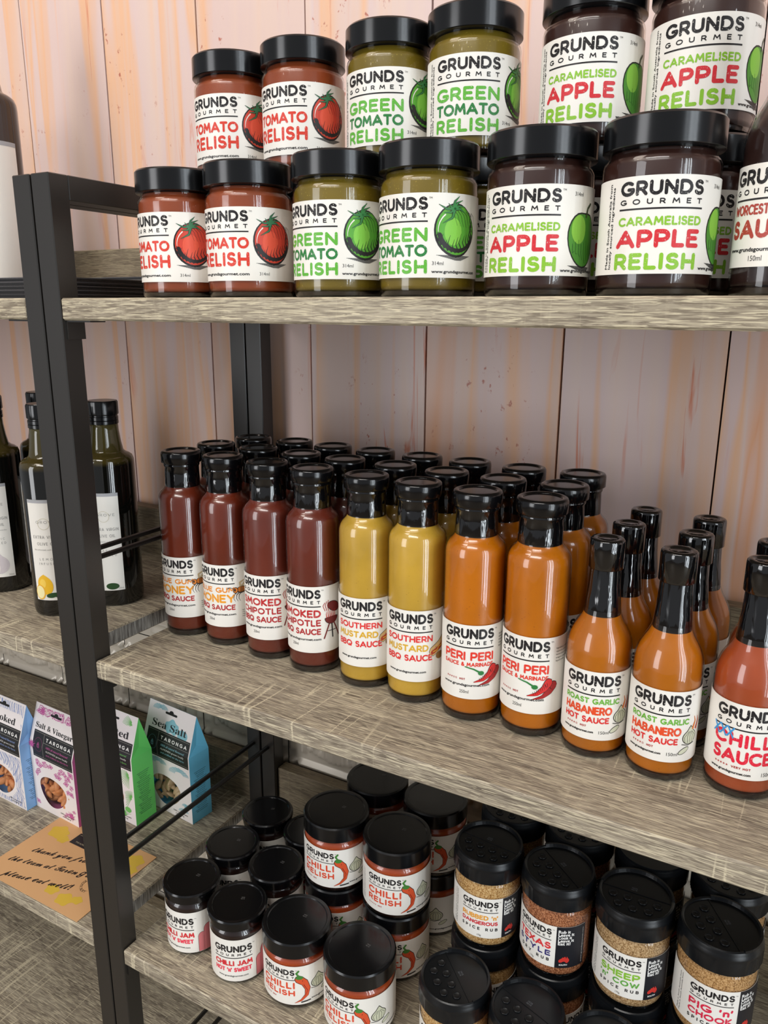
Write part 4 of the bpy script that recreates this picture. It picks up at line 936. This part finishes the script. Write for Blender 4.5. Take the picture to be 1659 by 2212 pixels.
def almond_box(label, title, side_c, accent, style, x, y, rz, am):
    t = thing('almond_box', label, 'box', (x, y, Z3+.0003), radians(rz), 'boxes of almonds')
    # front panel with its window cut out
    n = 32; vs, fs = [], []
    for i in range(n):
        a = 2*pi*i/n; vs.append(panel_pt(*hole(a)))
    for i in range(n):
        a = 2*pi*i/n; c, s = cos(a), sin(a); k = 1/max(abs(c)/BW, abs(s)/(SH/2))
        vs.append(panel_pt(c*k, SH/2+s*k))
    # corner points
    cs = [(BW, SH), (-BW, SH), (-BW, 0), (BW, 0)]
    for i in range(n): fs.append((n+i, n+(i+1) % n, (i+1) % n, i))
    base = len(vs); vs += [panel_pt(*c) for c in cs]
    for c_i, ca in enumerate((math.atan2(SH/2, BW), pi-math.atan2(SH/2, BW), pi+math.atan2(SH/2, BW), 2*pi-math.atan2(SH/2, BW))):
        i = int(ca/(2*pi)*n); fs.append((n+i, base+c_i, n+(i+1) % n))
    b2 = len(vs); vs += [panel_pt(-BW, SH+.0547), panel_pt(BW, SH+.0547)]
    fs.append((base+1, base+0, b2+1, b2))
    me = mesh('front_panel', vs, fs, M_CARDW); fp = new_obj('front_panel', me, t)
    sc = mat('box_card_%02x%02x%02x' % side_c, side_c, .5, spec=.35)
    for s in (-1, 1):
        v = [(s*BW, -BD, 0), (s*BW, BD, 0), (s*BW, BD, SH), (s*BW, -BD, SH), (s*BW, 0, RH), (s*(BW-.004), 0, SH+.010)]
        f = [(0, 1, 2, 3), (3, 5, 4), (2, 4, 5), (3, 2, 5)]
        sp_ = new_obj('side_panel', mesh('side_panel', v, f, sc), t)
        if s == 1:
            p = Print()
            for i, w_ in enumerate((20, 14, 22, 22, 18, 16, 20, 12, 22, 18, 22)):
                yy = 72-i*5.6; p.rect(-w_/2, yy, w_/2, yy+.5, (40, 60, 80), 0, 30); p.text('100% all natural almonds'[:int(w_*1.1)], 0, yy-3, 1.9, (30, 44, 60), width=w_*.85, align='c')
            new_obj('side_lettering', p.bake('side_lettering', lambda a, b, o: (BW+o, a, b)), sp_)
    v = [(-BW, BD, 0), (BW, BD, 0), (BW, BD, SH), (-BW, BD, SH), (BW, .0003, RH), (-BW, .0003, RH), (-BW, -BD, 0), (BW, -BD, 0)]
    new_obj('back_panel', mesh('back_panel', v, [(0, 3, 2, 1), (3, 5, 4, 2), (0, 1, 7, 6)], sc), t)
    new_obj('window_film', mesh('window_film', [panel_pt(hole(2*pi*i/24)[0]*1.02, hole(2*pi*i/24)[1], -.0006) for i in range(24)], [tuple(range(24))], M_FILM), t)
    amesh = mesh('almond', AV, AF, am, smooth=True); rnd = random.Random(label)
    for i in range(42):
        o = new_obj('almond', amesh, t, (rnd.uniform(-.033, .026), -.0085+rnd.uniform(-.003, .006), .013+.0011*i+rnd.uniform(-.002, .002)))
        o.rotation_euler = (rnd.uniform(-.9, .9), rnd.uniform(-1.6, 1.6), rnd.uniform(-.5, .5))
    # print
    p = Print(); rnd = random.Random(title); Ac = accent
    inhole = lambda x_, y_: ((x_+4)/27)**2+((y_-34)/25.5)**2 < 1
    def ok(pts): return all(abs(a) < 36 and 1 < b < 150 and not inhole(a, b) and not (79 < b < 137 and -36 < a < 34) for a, b in pts)
    def st(pts, w, l=1):
        run = []
        for q in pts:
            if ok([q]): run.append(q)
            else:
                if len(run) > 1: p.stroke(run, w, Ac, l, False)
                run = []
        if len(run) > 1: p.stroke(run, w, Ac, l, False)
    if style == 'swirl':
        for i in range(46):
            ph = rnd.uniform(0, 6); x_ = -36+i*1.6; st([(x_+3.5*sin(yy/9+ph*.2)+1.5*sin(yy/4+ph), yy) for yy in range(2, 150, 3)], rnd.choice((.35, .5, .8)))
    elif style == 'shard':
        for i in range(150):
            cx, cy = rnd.uniform(-34, 34), rnd.choice([rnd.uniform(2, 78), rnd.uniform(138, 148)]); r = rnd.uniform(3.5, 6.5); a0 = rnd.uniform(0, 6)
            q = [(cx+r*cos(a0+a)*k, cy+r*sin(a0+a)*k) for a, k in ((0, 1), (1.4, .7), (3, 1), (4.6, .8))]
            mid = [((a[0]+b[0])/2, (a[1]+b[1])/2) for a, b in zip(q, q[1:]+q[:1])]
            if ok(q+mid):
                p.add(q, [(0, 1, 2, 3)], ink(Ac), 1); q2 = [(cx+(a-cx)*.62, cy+(b-cy)*.62) for a, b in q]; p.stroke(q2+[q2[0]], .5, (236, 222, 226), 2, False)
        for cx, cy in ((-24, 143), (26, 12), (-34, 96)):
            p.blob(cx, cy, lambda a: (4*cos(a)*(1+.3*sin(9*a)), 4*sin(a)*(1+.3*sin(9*a))), Ac, 3, 2, 40)
            for i in range(14): a = i*.45; p.stroke([(cx, cy), (cx+7.5*cos(a)*(.7+.3*(i % 2)), cy+7*sin(a)*(.7+.3*(i % 3)/2))], .5, Ac, 2, False)
    elif style == 'leaf':
        for cx, cy, a0 in ((30, 142, 200), (34, 120, 170), (32, 72, 190), (-30, 60, 20), (20, 8, 120), (34, 40, 160), (-32, 140, -30), (-34, 100, 10), (-28, 12, 60)):
            for i in range(-8, 9):
                a = radians(a0+i*9); st([(cx+r*cos(a), cy+r*sin(a)-.02*r*r) for r in range(1, 17, 2)], .5)
        p.blob(26, 20, lambda a: (5*cos(a), 4*sin(a)), Ac, 2); p.blob(18, 14, lambda a: (4*cos(a), 3*sin(a)), Ac, 2)
    else:
        for cx, cy, R_ in ((-18, 143, 12), (20, 66, 16), (-14, 70, 14), (24, 12, 8), (28, 22, 6)):
            for i in range(9): st([(cx+(R_-i*1.1)*cos(radians(a)), cy+(R_-i*1.1)*.6*sin(radians(a))+.6*sin(a*.3)) for a in range(10, 190, 9)], .45)
        p.blob(4, 126, lambda a: (11*cos(a), 9*sin(a)*(1+.2*sin(5*a))), Ac, 0, 3); p.blob(22, 121, lambda a: (8*cos(a), 7*sin(a)), Ac, 0, 3)
    dk = (34, 34, 36)
    # hang slot: no real cut-out, the dark inside it is painted onto the panel
    p.rect(-8, 140.5, 8, 143.5, (22, 20, 20), 3, 20); p.blob(0, 143.6, lambda a: (3.4*cos(a), 2.8*sin(a)), (22, 20, 20), 3, 2, 16)
    for s in (-1, 1): p.blob(s*8, 142, lambda a: (1.5*cos(a), 1.5*sin(a)), (22, 20, 20), 3, 2, 12)
    p.text(serif(title), 0, 120.5, 9.5 if len(title) < 9 else 7.4, dk, 4, width=min(56, 7.6*len(title)+3) if len(title) < 9 else 64, align='c')
    p.rect2(-32, 80, 36, 117, dk, 2); p.rect(-30.6, 114.8, 35, 115.2, (150, 148, 140), 3, 80); p.rect(-30.6, 82, 35, 82.4, (150, 148, 140), 3, 80); p.rect2(-14.2, 82, -13.8, 115, (150, 148, 140), 3); p.rect(-14, 103.6, 35, 104, (150, 148, 140), 3, 80)
    p.stroke(arc(-22.3, 98.5, 6.8, 9.5, 0, 360, 24), .5, tuple(int(v*.6) for v in Ac), 3, False); p.blob(-22.3, 98, lambda a: (2.2*cos(a)*(1-.4*sin(a)), 4.2*sin(a)), tuple(int(v*.7) for v in Ac), 3, 2, 16)
    p.caps_text('TARONGA', -10, 32, 106.2, 111, (236, 234, 230), .2, .75, worn=False, layer=4)
    for i, tx in enumerate(('100% all natural flavoured', 'ALMONDS grown locally', 'and crafted on the farm')): p.text(tx, -9, 98-i*5.4, 2.8, Ac if i != 1 else (226, 224, 220), 4, width=38, shear=.2)
    p.text('100% compostable', 6, 8, 2.2, dk, 4, width=24, shear=.2); p.text('packaging', 10, 4.6, 2.2, dk, 4, width=14, shear=.2)
    new_obj('artwork', p.bake('artwork', lambda a, b, o: panel_pt(a*BX, b, o)), fp)
    return t
almond_box('white and sky blue almond box, rightmost of the four', 'Sea Salt', (122, 212, 246), (134, 188, 200), 'wave', -.1215, .2137, -5, M_ALM2)
almond_box('white and bright green almond box partly behind the posts', 'Roasted', (112, 222, 112), (112, 186, 96), 'leaf', -.1840, .1728, -2, M_ALM)
almond_box('white almond box with purple shards left of the posts', 'Salt & Vinegar', (190, 90, 150), (190, 88, 150), 'shard', -.2460, .1340, -3, M_ALM)
almond_box('white and mid blue almond box at the left edge', 'Smoked', (146, 196, 250), (132, 152, 200), 'swirl', -.3365, .1235, -2, M_ALM)

# thank-you card
card = new_obj('thank_you_card', None) if False else None
M_KRAFT = mat('kraft_card', (214, 166, 116), .7)
card = box('thank_you_card', -.084, .084, -.060, .060, 0, .0006, M_KRAFT)
card.location = (-.1577, .0630, Z3+.0004); card['label'] = 'brown thank you card with black handwriting and yellow flowers lying on the bottom shelf'; card['category'] = 'card'
p = Print(); YF = (216, 180, 66)
for cx, cy, r in ((-60, 33, 14), (-44, 26, 8), (18.7, -40, 9), (44, -44, 11), (58, -38, 7), (66, 42, 12), (74, 28, 8), (58, 34, 8), (62, 8, 9)):
    p.blob(cx, cy, (lambda rr: (lambda a: (rr*cos(a)*(1+.12*sin(5*a)), rr*.8*sin(a)*(1+.12*sin(5*a)))))(r), YF, 0, 2)
for i, (tx, x_, y_, w_) in enumerate((('thank you from', -60, -9, 88), ('the team at Taronga,', -72, -33, 118), ('please eat well!', -54, -53, 92))):
    p.text(script(tx), x_, y_, 9.5, (28, 24, 24), 2, width=w_, shear=.3, rot=13.5, bold=.28)
p.rect(-33, 26, 20, 45, (30, 28, 28), 2, 80); p.rect(-31, 42, 18, 42.5, (170, 160, 130), 3, 80); p.text('THE ALMOND', -26, 29.5, 2.4, (180, 170, 140), 3)
p.stroke(arc(52, -14, 9, 9, 160, 300, 14), .3, (90, 70, 50), 1, False)
for i, ch in enumerate('SOUTH AUST'):
    a = radians(165+i*13); p.text(ch, 52+12*cos(a), -14+12*sin(a), 3.2, (60, 48, 38), 2, rot=165+i*13+90, align='c')
new_obj('handwriting', p.bake('handwriting', lambda a, b, o: (a, b, .0006+o)), card)

# no leftovers: prototypes are themselves placed things
for o in bpy.data.objects:
    if '_proto' in o: del o['_proto']
